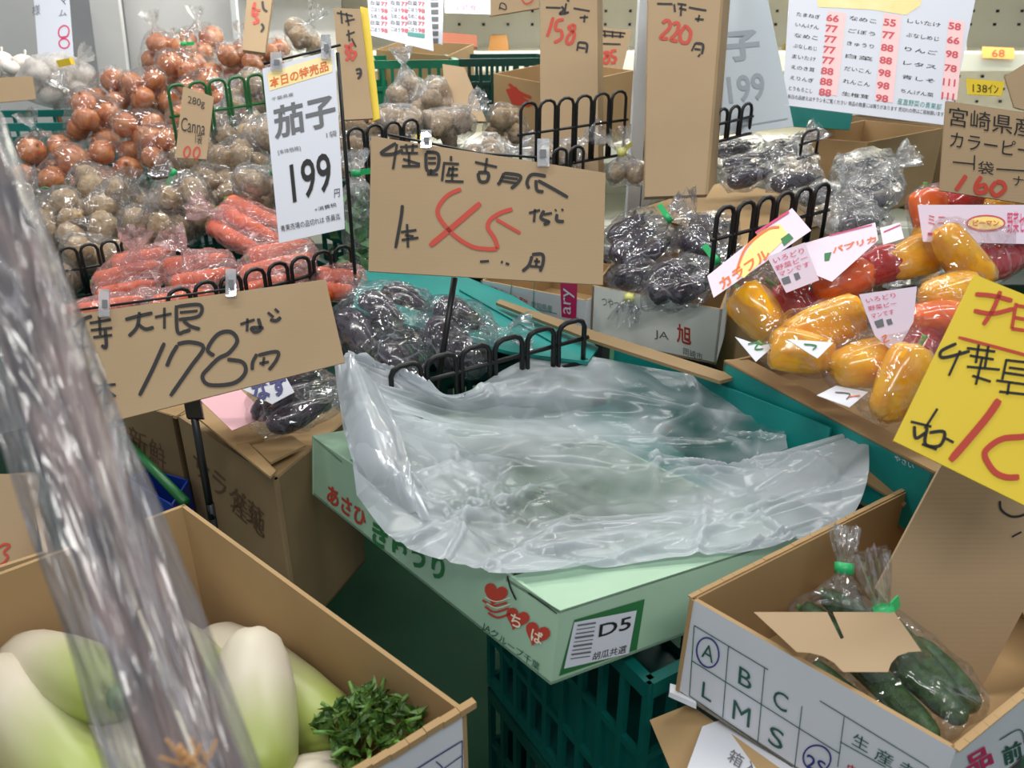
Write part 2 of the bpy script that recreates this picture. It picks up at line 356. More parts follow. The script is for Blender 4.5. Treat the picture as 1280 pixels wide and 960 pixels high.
# ---- bags
def sph(n=24, m=14):
    out = []
    for j in range(1, m):
        t = math.pi*j/m
        for k in range(n): a = 2*math.pi*k/n; out.append(Vector((math.sin(t)*math.cos(a), math.sin(t)*math.sin(a), math.cos(t))))
    return out
SPH = sph()
ICO = bmesh.new(); bmesh.ops.create_icosphere(ICO, subdivisions=4, radius=1)
ICOV = [v.co.copy() for v in ICO.verts]; ICOF = [tuple(v.index for v in f.verts) for f in ICO.faces]
def bag(balls, m, label, neck=None, tape=None, seed=0, amp=.007, cat='bag', group=None, name='produce_bag', margin=.004, flare=.03, nlen=.07, zmin=None, parts=()):
    """film drawn round a set of balls [(centre, radius)], neck = direction of the tied end"""
    bm = bmesh.new()
    for c, r in balls:
        for d in SPH[::3]: bm.verts.new(Vector(c)+d*(r+margin))
    res = bmesh.ops.convex_hull(bm, input=bm.verts); 
    tree = BVHTree.FromBMesh(bm)
    c = sum((Vector(b[0]) for b in balls), Vector())/len(balls); off = Vector((seed*1.7, seed*.9, seed*.3))
    mb = MB(); vs = []
    for d in ICOV:
        hit = tree.ray_cast(c+d*2, -d)
        p = hit[0] if hit[0] is not None else c+d*.05
        q = p*22+off; rd = 1-abs(noise.noise(q))*2; rd2 = 1-abs(noise.noise(p*48+off))*2
        p = p+d*(amp*rd+amp*.5*rd2-amp*.3)
        vs.append(p)
    mb.add(vs, ICOF)
    root = mb.build(name, m, smooth=True)
    bm.free()
    if neck is not None:
        nd = Vector(neck).normalized(); h = tree.ray_cast(c+nd*2, -nd); p = h[0] if h[0] is not None else c+nd*.06
        a = nd.orthogonal().normalized(); b = nd.cross(a); nb = MB(); vv = []; n = 28
        rings = [(-.02, .034, 3), (.0, .022, 6), (nlen*.22, .010, 7), (nlen*.34, .007, 5), (nlen*.5, flare*.5, 7), (nlen*.75, flare*.85, 7), (nlen, flare*1.05, 7)]
        random.seed(seed)
        for z, r, wv in rings:
            for k in range(n):
                t = 2*math.pi*k/n; rr = r*(1+.28*math.sin(wv*t+seed)+.18*noise.noise(Vector((k*.9, z*60, seed))))
                zz = z+(.012*noise.noise(Vector((k*.7, seed, 3))) if z > nlen*.4 else 0)
                vv.append(p+nd*zz+(a*math.cos(t)+b*math.sin(t)*.75)*rr)
        fs = [(i*n+k, i*n+(k+1) % n, (i+1)*n+(k+1) % n, (i+1)*n+k) for i in range(len(rings)-1) for k in range(n)]
        nb.add(vv, fs); nb.build('gathered_neck', m, root, True)
        if tape:
            MB().tube([p+nd*nlen*.22, p+nd*nlen*.40], .0105, 10).build('tape', tape, root, True)
            MB().box(p+nd*nlen*.31+a*.022, a*.016, b*.001, nd*.006).build('tape', tape, root)
    tag(root, label, cat, group); return root
PLACED = []
def pack(n, c, rr, r0, squash=.6, seed=0, fixed=True):
    """n balls drawn together round c, clear of everything placed before"""
    random.seed(seed); c = Vector(c); bs = [[c+Vector((random.uniform(-1, 1)*rr, random.uniform(-1, 1)*rr, random.uniform(-1, 1)*rr*squash)), r0*random.uniform(.85, 1.12)] for _ in range(n)]
    near = [q for q in PLACED if (q[0]-c).length < .5]
    for it in range(160):
        k = .03 if it < 110 else 0
        for b in bs:
            d = c-b[0]; d.z /= squash*1.0; b[0] += Vector((d.x, d.y, d.z))*k
        for i in range(n):
            for j in range(i+1, n):
                d = bs[j][0]-bs[i][0]; L = d.length or 1e-4; o = bs[i][1]+bs[j][1]-L
                if o > 0: d *= o/L*.5; bs[i][0] -= d; bs[j][0] += d
            for q, r in near:
                d = bs[i][0]-q; L = d.length or 1e-4; o = bs[i][1]+r+.002-L
                if o > 0: bs[i][0] += d*(o/L)
    PLACED.extend((b[0].copy(), b[1]) for b in bs)
    return bs
def inlab(kind, lab):
    w_ = (kind+' in the '+lab).split()
    for drop in ('clear', 'crinkled', 'deep', 'just', 'right', 'low', 'the'):
        if len(w_) > 16 and drop in w_[3:]: w_.pop(w_.index(drop, 3))
    return ' '.join(w_[:16])
def rbag(kind, cat, n, px, py, d, r, m, baglab, itemlab, igroup, neck=None, tape=None, seed=0, squash=.6, nv=3, rr=.06, **k):
    bs = pack(n, D(px, py, d), rr, r, squash, seed)
    random.seed(seed+5)
    for c, q in bs:
        s = 2*q*.96/(1.0 if kind != 'potato' else 1.12)
        put(kind+str(random.randrange(nv)), kind, c, (random.uniform(-1, 1)*.9, random.uniform(-.9, .9), random.uniform(0, 6)), s, inlab(kind, baglab), cat, kind+' items of the '+baglab)
    return bag(bs, m, baglab, neck, tape, seed, **k)
def longs(key, name, cat, ends, dia, lab, group=None, roll=0):
    """elongated vegetables given by their two end points (tail, head) ; returns covering balls"""
    out = []
    for i, (a, b) in enumerate(ends):
        a, b = Vector(a), Vector(b); L = (b-a).length; q = (b-a).to_track_quat('Z', 'Y'); q = q @ Euler((0, 0, roll+i*1.3)).to_quaternion()
        w = {'carrot': .28, 'eggplant': .54, 'cucumber': .166}.get(key, .84); s = dia/w
        put(key, name, (a+b)/2, q.to_euler(), (s, s, L), lab if isinstance(lab, str) else lab[i], cat, group)
        for t in (.1, .4, .7, .92): out.append((a.lerp(b, t), dia*.5*(.8 if t in (.1, .92) else 1)))
        PLACED.extend(out[-4:])
    return out
def label_card(root, pl, pts, m=None, marks=()):
    m = m or LABELP; mb = MB(); q = [pl.at(x, y) for x, y in pts]; mb.hexa([p-pl.n*.0008 for p in q], q)
    o = mb.build('paper_label', m, root)
    for mm, fn in marks:
        k = MB(); fn(k)
        if k.v: k.build('print', mm, o)
    return o
def board(name, label, cat, pts, ds, m, t=.004, group=None, roots=None):
    """flat board: corners in the photo (TL,TR,BR,BL), depths of three of them"""
    a, b, c = [D(*pts[i], ds[j]) for j, i in enumerate((0, 1, 3))]
    pl = plane3(a, b, c); q = [pl.at(x, y) for x, y in pts]
    cc = sum(q, Vector())/len(q)
    root = thing(name, label, cat, Vector((cc.x, cc.y, min(p.z for p in q))), group)
    MB().hexa([p-pl.n*t for p in q], q).build('board', m, root)
    return root, pl
def marks(root, pl, m, fn, name='lettering'):
    mb = MB(); fn(mb)
    if mb.v: return mb.build(name, m, root)
def strokes(pl, lst, wd, crop):
    return lambda mb: [stroke(mb, pl, s, wd*1.7, crop) for s in lst]
def clip(root, pl, px, py, wpx=14, hpx=30):
    q = [pl.at(px-wpx/2, py-hpx/2, .002), pl.at(px+wpx/2, py-hpx/2, .002), pl.at(px+wpx/2, py+hpx/2, .002), pl.at(px-wpx/2, py+hpx/2, .002)]
    o = MB().hexa(q, [p+pl.n*.005 for p in q]).build('clip', CLIP, root)
    z = [pl.at(px-wpx*.25, py-hpx*.15, .0078), pl.at(px+wpx*.25, py-hpx*.15, .0078), pl.at(px+wpx*.25, py+hpx*.15, .0078), pl.at(px-wpx*.25, py+hpx*.15, .0078)]
    MB().hexa(z, [p+pl.n*.001 for p in z]).build('clip_pin', GREYINK, o)
# ------------------------------------------------------------------ setting
def struct(o): o['kind'] = 'structure'; return o
FLOORM = mat('green_floor', (8, 66, 38), .7, (12, 80, 48), 3, .2, 20)
WALLM = mat('wall_panel', (222, 220, 218), .5, (208, 206, 204), 2)
struct(MB().box((0, 3, -.02), (4, 0, 0), (0, 4, 0), (0, 0, .02)).build('floor', FLOORM))
struct(MB().box((0, 6.2, 1.4), (4, 0, 0), (0, .05, 0), (0, 0, 1.4)).build('wall_back', WALLM))
# wall panels at the back left, each its own board
for pts, d in (([(-160, -120), (36, -120), (42, 190), (-160, 190)], 3.5), ([(96, -120), (132, -120), (152, 160), (112, 160)], 3.3), ([(140, -120), (282, -120), (282, 130), (150, 130)], 3.45), ([(286, -120), (420, -120), (420, 160), (286, 160)], 3.4)):
    a, b, c = D(*pts[0], d), D(*pts[1], d), D(*pts[3], d); pl = Plane(a, (0, -1, 0)); q = [pl.at(x, y) for x, y in pts]; q[2].z = q[3].z = 0
    struct(MB().hexa([p+Vector((0, .03, 0)) for p in q], q).build('wall_left', WALLM))
pl = Plane(D(277, 0, 3.3), (0, -1, 0)); q = [pl.at(277, -120), pl.at(284, -120), pl.at(288, 120), pl.at(282, 120)]; q[2].z = q[3].z = 0
struct(MB().hexa([p+Vector((0, .03, 0)) for p in q], q).build('trim_1', mat('trim_grey', (220, 222, 222), .4)))
pl = Plane(D(30, 0, 3.35), (0, -1, 0)); q = [pl.at(27, -120), pl.at(31, -120), pl.at(46, 120), pl.at(40, 120)]; q[2].z = q[3].z = 0
struct(MB().hexa([p+Vector((0, .03, 0)) for p in q], q).build('trim_2', mat('trim_brown', (112, 70, 52), .6)))
# white post
pt = thing('support_post', 'slim white metal post between the 158 and 220 cardboard signs', 'post', (D(798, 200, 2.05).x, D(798, 200, 2.05).y, 0))
b0 = D(798, 200, 2.05); WM = mat('white_metal', (222, 228, 234), .35)
MB().box((b0.x-.008, b0.y, 1.3), (.016, 0, 0), (0, .02, 0), (0, 0, 1.3)).build('upright', WM, pt)
MB().box((b0.x+.022, b0.y, 1.3), (.011, 0, 0), (0, .02, 0), (0, 0, 1.3)).build('upright', WM, pt)
MB().box((b0.x+.0095, b0.y+.004, 1.3), (.0015, 0, 0), (0, .012, 0), (0, 0, 1.298)).build('seam', mat('seam', (120, 134, 144), .5), pt)
# refrigerated shelf unit at the back right
sh = thing('shelf_unit', 'bright white refrigerated shelf unit along the back', 'shelf', (.9, 4.0, 0))
SHW = mat('shelf_white', (250, 248, 236), .4); CREAM = mat('shelf_cream', (236, 236, 218), .4)
MB().box((1.2, 4.35, 1.1), (2.4, 0, 0), (0, .02, 0), (0, 0, 1.1)).build('back_panel', SHW, sh)
for i, z in enumerate((.5, .86, 1.225, 1.55)):
    MB().box((1.2, 4.08-.1*(i < 2), z), (2.4, 0, 0), (0, .26+.1*(i < 2), 0), (0, 0, .012)).build('shelf_board', SHW, sh)
    MB().box((1.2, 3.80-.2*(i < 2), z-.03), (2.4, 0, 0), (0, .006, 0), (0, 0, .036)).build('price_rail', CREAM, sh)
hole = MB()
for i in range(40):
    for z in (.98, 1.04, 1.10, 1.34, 1.4): hole.box((-1.1+i*.12, 4.325, z), (.006, 0, 0), (0, .004, 0), (0, 0, .006))
h = hole.build('peg_hole', BLACKP, sh); h['kind'] = 'stuff'
# shelf front light tube inside the cooler
l = bpy.data.lights.new('cooler_light', 'AREA'); l.shape = 'RECTANGLE'; l.size = 4; l.size_y = .06; l.energy = 130; l.color = (1, 1, .95)
o = bpy.data.objects.new('cooler_light', l); C.objects.link(o); o.location = (1.2, 3.7, 2.15); o.rotation_euler = (R(38), 0, 0)
FOOD = [mat('pack_cream', (232, 214, 170), .4), mat('pack_orange', (226, 160, 84), .4), mat('pack_pink', (226, 150, 150), .4), mat('pack_yellow', (240, 214, 90), .4), mat('pack_white', (240, 240, 236), .4)]
random.seed(3)
for i in range(34):
    x = -.75+i*.115; z = (1.237, .872)[i % 2]
    if i % 3 == 2: z = 1.562
    y = 4.0 if z > 1 else 3.85
    mb = MB(); w2 = random.uniform(.035, .05); hh = random.uniform(.02, .045)
    a = [Vector((x-w2, y-.09, z)), Vector((x+w2, y-.09, z)), Vector((x+w2, y+.09, z)), Vector((x-w2, y+.09, z))]; cc = sum(a, Vector())/4
    mb.hexa(a, [q.lerp(cc, .25)+Vector((0, 0, hh*2)) for q in a])
    o = mb.build('food_pack', FOOD[i % 5]); tag(o, 'small packed food on the white cooler shelves at the back', 'package', 'packs on the cooler shelves')
for (a, txt, k) in (([(1170, 62), (1216, 62), (1216, 72), (1170, 72)], '98', 1),):
    pass
r_, pl = board('price_card', 'orange price card on the cooler shelf edge, right of the big poster', 'sign', [(1228, 58), (1268, 60), (1268, 74), (1228, 72)], (3.5, 3.5, 3.5), FOOD[1], .003)
marks(r_, pl, REDINK, lambda mb: text(mb, pl, '68', (1240, 62), (1256, 62), (1240, 71)))
r_, pl = board('price_card', 'yellow handwritten price card above the 160 sign', 'sign', [(1208, 98), (1256, 102), (1252, 120), (1210, 118)], (2.7, 2.7, 2.7), YELLOW, .003)
marks(r_, pl, INK, lambda mb: text(mb, pl, '138ｲﾝ', (1216, 104), (1248, 106), (1216, 115)))
# ------------------------------------------------------------------ stands and crates that carry the display
STANDM = mat('stand_grey', (60, 70, 72), .6)
YA = R(40)
def stand(label, c, w, dp, top, yaw=YA):
    c = Vector((c.x, c.y, 0)); X = Vector((math.cos(yaw), math.sin(yaw), 0)); Y = Vector((-X.y, X.x, 0)); Z = Vector((0, 0, 1))
    t = thing('display_stand', label, 'table', c)
    MB().box(c+Z*(top-.012), X*w/2, Y*dp/2, Z*.012).build('tabletop', STANDM, t)
    for sx in (-1, 1):
        for sy in (-1, 1): MB().box(c+X*sx*(w/2-.03)+Y*sy*(dp/2-.03)+Z*(top-.024)/2, X*.018, Y*.018, Z*(top-.024)/2).build('leg', STANDM, t)
    return t
stand('grey stand under the carrot and potato crates at the left', Vector((-.98, 1.90, 0)), 1.0, .55, .60)
stand('grey stand under the onions at the back left', Vector((-1.50, 2.62, 0)), 1.3, .62, .70)
stand('grey stand under the centre crates behind the 45 sign', Vector((-.12, 2.45, 0)), .7, .6, .72)
stand('grey stand under the bagged eggplants at the right', Vector((.78, 1.95, 0)), .8, .6, .66)
stand('low grey stand under the pepper carton', Vector((.80, 1.12, 0)), .5, .35, .70, R(24))
stand('low grey stand under the white ABC carton', Vector((.46, .78, 0)), .36, .3, .60, R(-35))
def ctr(px, py, z): return Zp(px, py, z)
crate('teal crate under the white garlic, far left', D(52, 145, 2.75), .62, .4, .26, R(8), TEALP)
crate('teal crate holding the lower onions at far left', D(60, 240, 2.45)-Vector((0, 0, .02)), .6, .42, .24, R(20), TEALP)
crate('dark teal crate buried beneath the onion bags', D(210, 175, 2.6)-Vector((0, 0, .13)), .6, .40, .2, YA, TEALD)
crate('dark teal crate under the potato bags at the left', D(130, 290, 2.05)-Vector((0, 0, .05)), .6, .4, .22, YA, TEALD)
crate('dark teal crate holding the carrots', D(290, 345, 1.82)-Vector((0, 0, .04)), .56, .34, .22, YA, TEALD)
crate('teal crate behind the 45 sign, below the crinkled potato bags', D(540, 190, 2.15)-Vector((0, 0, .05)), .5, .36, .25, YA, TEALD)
crate('bright green crate behind the 35 sign', D(515, 72, 2.62)-Vector((0, 0, .0)), .26, .3, .22, R(10), mat('bright_green_plastic', (10, 128, 92), .4))
crate('dark green crate at the back with white packs in it, left of the 158 sign', D(625, 70, 2.75), .34, .3, .2, R(12), TEALD)
# ---- cartons in the middle distance
def rimbox(px, zs, *a, **k): return None
cb = carton('cardboard_box', 'open brown carton with red print left of the 158 sign', [D(617, 92, 2.35), D(700, 108, 2.2), D(792, 88, 2.45), D(700, 76, 2.6)], (0, 0, -.2), KRAFT, KRAFT)
pl = plane3(D(617, 92, 2.35), D(700, 108, 2.2), D(617, 92, 2.35)-Vector((0, 0, .2)))
marks(cb, pl, REDINK, lambda mb: (poly(mb, pl, [(632, 112), (645, 108), (655, 122), (668, 130), (660, 134), (640, 130)]), stroke(mb, pl, [(636, 105), (650, 116), (664, 122)], 4)), 'print')
o, pl = board('cardboard_flap', 'loose curved cardboard divider between the back crates', 'cardboard', [(553, 80), (580, 84), (608, 152), (560, 150)], (2.3, 2.25, 2.2), SIGNK)
carton('cardboard_box', 'brown carton behind the 35 sign, under the small poster', [D(470, 62, 2.75), D(560, 70, 2.6), D(592, 55, 2.9), D(505, 50, 3.0)], (0, 0, -.2), KRAFT, KRAFT)
o, pl = board('box_lid', 'orange brown tray lid on the back shelf, left of the dark green crate', 'box', [(552, 40), (596, 44), (596, 58), (552, 66)], (3.0, 3.0, 3.0), mat('lid_orange', (190, 110, 78), .5), .03)
carton('cardboard_box', 'open brown carton below the big price poster', [D(985, 170, 2.2), D(1085, 178, 2.05), D(1180, 160, 2.25), D(1080, 150, 2.45)], (0, 0, -.2), KRAFT, KRAFT)
carton('cardboard_box', 'dark brown carton wall behind the crinkled bag, right of centre', [D(1060, 145, 2.5), D(1190, 160, 2.3), D(1270, 150, 2.6), D(1130, 135, 2.8)], (0, 0, -.25), OLDK, OLDK)
o, pl = board('plastic_sheet', 'teal sheet edge showing below the big price poster', 'sheet', [(984, 130), (1066, 142), (1062, 162), (990, 158)], (2.3, 2.3, 2.3), TEALBOX)
o, pl = board('cardboard_flap', 'pale cardboard flap at the right edge above the 160 sign', 'cardboard', [(1256, 95), (1290, 74), (1290, 140), (1268, 134)], (1.6, 1.6, 1.6), SIGNK)
# old cartons at left of the cucumber carton
z = .78
ob = carton('cardboard_box', 'worn closed brown carton left of the pale green cucumber carton', [Zp(345, 600, z), Zp(440, 520, z), Zp(330, 452, z), Zp(222, 520, z)], (0, 0, -.30), OLDK, OLDK, .005)
MB().hexa([q+Vector((0, 0, -.006)) for q in (Zp(345, 600, z), Zp(440, 520, z), Zp(330, 452, z), Zp(222, 520, z))], [Zp(345, 600, z-.001), Zp(440, 520, z-.001), Zp(330, 452, z-.001), Zp(222, 520, z-.001)]).build('lid_flap', KRAFT, ob)
pl = Plane(Zp(345, 600, z+.006), (.05, -.05, 1)); 
for pts, hh in (([(262, 508), (338, 578), (382, 556), (300, 500)], .006), ([(290, 515), (296, 556), (330, 548), (300, 520)], .011), ([(235, 512), (262, 505), (345, 588), (338, 596)], .010)):
    q = [pl.at(x, y, hh) for x, y in pts]; MB().hexa([p-pl.n*.004 for p in q], q).build('lid_flap', KRAFT, ob)
pf = plane3(Zp(345, 600, z), Zp(222, 520, z), Zp(222, 520, z)-Vector((0, 0, .3)))
INKB = mat('faded_brown_ink', (96, 72, 50), .7)
marks(ob, pf, INKB, lambda mb: (text(mb, pf, 'サラダ菜', (242, 560), (330, 640), (240, 590)), text(mb, pf, '産地', (290, 610), (330, 645), (290, 640))), 'print')
ob2 = carton('cardboard_box', 'worn brown carton with dark print below the 178 sign', [Zp(222, 520, z-.002)+Vector((-.01, .0, 0)), Zp(330, 452, z)+Vector((-.01, .01, 0)), Zp(262, 430, z), Zp(150, 500, z)], (0, 0, -.28), OLDK, OLDK, .005)
MB().hexa([q+Vector((0, 0, -.006)) for q in (Zp(220, 520, z), Zp(328, 452, z), Zp(262, 430, z), Zp(152, 500, z))], [Zp(220, 520, z-.001), Zp(328, 452, z-.001), Zp(262, 430, z-.001), Zp(152, 500, z-.001)]).build('lid_flap', KRAFT, ob2)
pf2 = plane3(Zp(222, 520, z), Zp(150, 500, z), Zp(150, 500, z)-Vector((0, 0, .3)))
marks(ob2, pf2, INKB, lambda mb: (text(mb, pf2, '新鮮', (160, 530), (210, 560), (160, 560)), text(mb, pf2, '野菜', (165, 565), (214, 600), (165, 590))), 'print')
MB().box(Zp(300, 560, .44), Vector((.18, .15, 0)), Vector((-.15, .18, 0)), (0, 0, .03)).build('wooden_pallet', OLDK)
tag(bpy.data.objects['wooden_pallet'], 'low brown pallet board under the worn cartons', 'pallet')
pb = carton('plastic_tub', 'blue plastic tub between the worn cartons and the daikon carton', [Zp(215, 632, .66), Zp(236, 600, .66), Zp(185, 585, .66), Zp(160, 600, .66)], (0, 0, -.2), mat('blue_plastic', (24, 52, 150), .35), mat('blue_plastic_in', (30, 62, 160), .35), .003, 'tub')
bb = MB(); bb.tube([Zp(150, 545, .70), Zp(232, 628, .70)], .008, 8); tag(bb.build('plastic_strip', GREENP, smooth=True), 'long green plastic rim strip beside the worn cartons', 'strip')
# pink paper
o, pl = board('paper_slip', 'pink paper slip lying on the worn carton', 'paper', [(248, 498), (300, 486), (335, 520), (290, 538)], (1.22, 1.26, 1.17), PINKP, .001)
# far-left brown carton with red print
lb = carton('cardboard_box', 'brown carton with a small red mark at the left edge, behind the daikons', [Zp(60, 690, .80), Zp(40, 590, .82), Zp(-90, 600, .82), Zp(-110, 745, .80)], (0, 0, -.2), KRAFT, KRAFT, .005)
pl = Plane(D(10, 650, 1.03), (.2, -1, .2))
o, pl = board('cardboard_flap', 'upright brown flap with a red mark at the far left edge', 'cardboard', [(-60, 590), (48, 594), (46, 708), (-60, 722)], (1.04, 1.06, 1.0), SIGNK)
marks(o, pl, REDINK, lambda mb: [stroke(mb, pl, [(-2, 684), (6, 680), (12, 682), (5, 690), (10, 696), (4, 704), (-2, 706)], 3)], 'print')
# ------------------------------------------------------------------ daikon carton
zr = .80
A = Zp(230, 630, .81); B = Zp(583, 887, .77); Lf = Zp(0, 715, .80); e = (Lf-A).normalized()
A2 = A+e*.60; B2 = B+e*.60
dk = carton('daikon_carton', 'deep open brown carton full of white daikon radishes', [A, B, B2, A2], (0, 0, -.24), WHITEBOX, KRAFT, .005)
pf = plane3(B, B2, B-Vector((0, 0, .2)))
marks(dk, pf, BLUEINK, lambda mb: [stroke(mb, pf, s, 1.6) for s in ([(578, 926), (520, 962), (480, 990)], [(578, 926), (578, 970)], [(577, 945), (545, 968)], [(545, 952), (553, 960), (550, 970)])], 'print')
# torn rim of the short wall
tb = MB(); random.seed(4)
for i in range(14):
    p = B.lerp(B2, i/31); tb.box(p+Vector((0, 0, .002+random.random()*.004)), e*.0095, Vector((-e.y, e.x, 0))*.004, (0, 0, .004))
tb.build('torn_edge', KRAFT, dk)
dc_ = (A+B+A2+B2)/4
stand('low grey stand under the daikon carton', Vector((dc_.x, dc_.y, 0)), .40, .34, min(B.z, B2.z)-.241, math.atan2(e.y, e.x))
stand('low grey stand under the worn brown cartons', Vector((Zp(300, 540, .44).x, Zp(300, 540, .44).y, 0)), .34, .34, .408)
DAI = bpy.data.materials.new('daikon_skin'); DAI.use_nodes = True
nt = DAI.node_tree; b = nt.nodes['Principled BSDF']; b.inputs['Roughness'].default_value = .38; b.inputs['Subsurface Weight'].default_value = .15; b.inputs['Subsurface Radius'].default_value = (.012, .012, .008)
tc = nt.nodes.new('ShaderNodeTexCoord'); sx = nt.nodes.new('ShaderNodeSeparateXYZ'); nz = nt.nodes.new('ShaderNodeTexNoise'); nz.inputs['Scale'].default_value = 3
ad = nt.nodes.new('ShaderNodeMath'); ad.operation = 'MULTIPLY_ADD'; ad.inputs[1].default_value = .25; nt.links.new(tc.outputs['Object'], sx.inputs[0]); nt.links.new(tc.outputs['Object'], nz.inputs['Vector'])
nt.links.new(nz.outputs['Fac'], ad.inputs[0]); nt.links.new(sx.outputs['Z'], ad.inputs[2])
rp = nt.nodes.new('ShaderNodeValToRGB'); rp.color_ramp.elements[0].position = .0; rp.color_ramp.elements[0].color = lin((208, 198, 178)); rp.color_ramp.elements[1].position = .55; rp.color_ramp.elements[1].color = lin((158, 172, 84))
nt.links.new(ad.outputs[0], rp.inputs[0]); nt.links.new(rp.outputs[0], b.inputs['Base Color'])
def daiprof():
    return [(-.5, .02), (-.497, .10), (-.48, .20), (-.45, .29), (-.38, .40), (-.25, .475), (-.05, .5), (.2, .48), (.36, .43), (.45, .35), (.49, .24), (.5, .12)]
stub = lathe([(.49, .16), (.52, .17), (.54, .15), (.545, .02)], 10)
proto('daikon', lathe(daiprof(), 24, .02, 7), DAI, [('leaf_stub', stub, STEMG)])
DK = [((313, 790), .90, (330, 985), .78, .082, 'white daikon standing on its tip in the middle of the carton'),
      ((255, 800), 1.04, (430, 925), .86, .092, 'daikon lying along the carton wall, beside the greens'),
      ((430, 890+30), .88, (300, 960), .80, .05, None),
      ((20, 820), .99, (150, 870), .80, .085, 'white daikon lying across the left of the carton'),
      ((-10, 835), .93, (120, 1010), .74, .085, 'greenish daikon at the lower left corner of the carton'),
      ((120, 905), .84, (170, 1080), .74, .085, 'pale daikon partly behind the burdock bag at the bottom'),
      ((170, 770), 1.0, (300, 880), .93, .07, 'daikon mostly hidden behind the burdock bag'),
      ((385, 965), .83, (560, 1040), .74, .08, 'white daikon under the greens at the near end of the carton'),
      ((200, 900), .86, (320, 1100), .72, .07, 'daikon under the burdock bag at the bottom edge')]
DK = [k_ for k_ in DK if k_[5] is None or not k_[5].startswith('white daikon under the greens')]
p = B+(A-B).normalized()*.078+e*.075+Vector((0, 0, -.082)); q = p+e*.34+Vector((0, 0, -.02))
put('daikon', 'daikon_radish', (p+q)/2, (q-p).to_track_quat('Z', 'Y').to_euler(), (.085, .085, .34), 'white daikon under the greens at the near end of the carton', 'vegetable')
for (a, da, b_, db, dia, lab) in DK:
    if not lab: continue
    p, q = D(*a, da), D(*b_, db); L = (q-p).length; qq = (q-p).to_track_quat('Z', 'Y')
    put('daikon', 'daikon_radish', (p+q)/2, qq.to_euler(), (dia, dia, L), lab, 'vegetable')
# bed of daikons below (visible between)
ab_ = (A-B)
for i in range(6):
    p = B+ab_*(.10+.145*i)+e*.07+Vector((0, 0, -.165)); q = p+e*.38
    put('daikon', 'daikon_radish', (p+q)/2, (q-p).to_track_quat('Z', 'Y').to_euler(), (.075, .075, (q-p).length), 'daikon in the lower layer of the carton', 'vegetable', 'lower layer of daikons')
# greens
LEAF = mat('daikon_leaf', (36, 74, 26), .4, (92, 126, 48), 90)
gr = thing('leafy_greens', 'bunch of cut dark green leaves on the daikons', 'vegetable', D(462, 915, .82))
lm = MB(); random.seed(12); cg = D(462, 918, .83)
for i in range(300):
    th = random.random()*6.283; rr = random.random()**.6; p = cg+Vector((math.cos(th)*.052*rr*(1+.3*math.sin(3*th)), math.sin(th)*.045*rr, .0+.034*(1-rr*rr)*(1+.5*math.sin(4*th+1))+random.uniform(-.012, .012)))
    u = Vector((random.uniform(-1, 1), random.uniform(-1, 1), random.uniform(-.2, .9))).normalized(); v = u.orthogonal().normalized(); v = Matrix.Rotation(random.random()*6, 3, u) @ v; n_ = u.cross(v)
    L = random.uniform(.008, .016); W = L*random.uniform(.3, .5)
    lm.add([p-u*L*.6, p-v*W+n_*W*.3, p+u*L*.2-v*W*.8+n_*W*.5, p+u*L, p+u*L*.2+v*W*.8+n_*W*.5, p+v*W+n_*W*.3, p], [(0, 1, 6), (1, 2, 6), (2, 3, 6), (3, 4, 6), (4, 5, 6), (5, 0, 6)])
lo = lm.build('leaf_mass', LEAF, gr); lo['kind'] = 'stuff'
for i in range(9):
    th = i*.7; p = cg+Vector((math.cos(th)*.02, math.sin(th)*.02, -.005)); q = p+Vector((math.cos(th)*.035, math.sin(th)*.035, .03)); MB().tube([p, (p+q)/2+Vector((0, 0, .008)), q], [.003, .0025, .002], 6).build('leaf_stalk', STEMG, gr, True)
# ------------------------------------------------------------------ burdock bag in the foreground
P1 = D(-45, 200, .43); P2 = D(232, 960, .37); ax = (P2-P1).normalized(); Ptop = P1-ax*.12; Pbot = P2+ax*.18
BUR = mat('burdock_skin', (150, 124, 116), .6, (44, 30, 34), 55, .5, 60, stretch=(1, 1, .3), lo=.4, hi=.6)
FILMB = film('burdock_film', .80, gloss=.34, rough=.2, scale=60, body=(206, 204, 214), facet=.5, strength=.6, stretch=(1, 1, .14), crease=.7)
ln = (Pbot-Ptop).length; qb = (Pbot-Ptop).to_track_quat('Z', 'Y')
random.seed(2)
for i in range(11):
    rr_ = (0, .010, .0175)[min(2, (i+3)//4)] if i else 0; th = i*2.1; u, v, r = rr_*math.cos(th), rr_*math.sin(th), (.006, .0054, .0058)[i % 3]
    pts = []; rad = []
    for k in range(15):
        t = k/14; pts.append((u*(.75+.25*t)+math.sin(t*7+i)*.0018, v*(.75+.25*t)+math.cos(t*6+i*2)*.0018, ln*(.03+t*.94))); rad.append(r*(.7+.3*t)*(1+.06*math.sin(t*30+i)))
    o = MB().tube(pts, rad, 10).build('burdock_root', BUR, smooth=True, loc=(0, 0, 0)); o.location = Ptop; o.rotation_euler = qb.to_euler()
    tag(o, 'long brown burdock root inside the blurred clear bag', 'vegetable', 'burdock roots in the foreground bag')
mb = MB(); n = 48; m_ = 80; vs = []
for j in range(m_+1):
    t = j/m_
    base = .0245+.003*t; base *= min(1, (.25+t*9)) if t < .1 else 1; base *= min(1, .3+(1-t)*12) if t > .95 else 1
    for k in range(n):
        th = 2*math.pi*k/n; q = Vector((math.cos(th)*1.2, math.sin(th)*1.2, t*2.6))
        rr = base*(1+.14*noise.noise(q*1.3)+.06*(1-2*abs(noise.noise(q*3)))+.04*(1-2*abs(noise.noise(Vector((q.x*5, q.y*5, q.z*1.5))))))
        vs.append(Vector((math.cos(th)*rr, math.sin(th)*rr, t*ln)))
mb.add(vs, [(j*n+k, j*n+(k+1) % n, (j+1)*n+(k+1) % n, (j+1)*n+k) for j in range(m_) for k in range(n)])
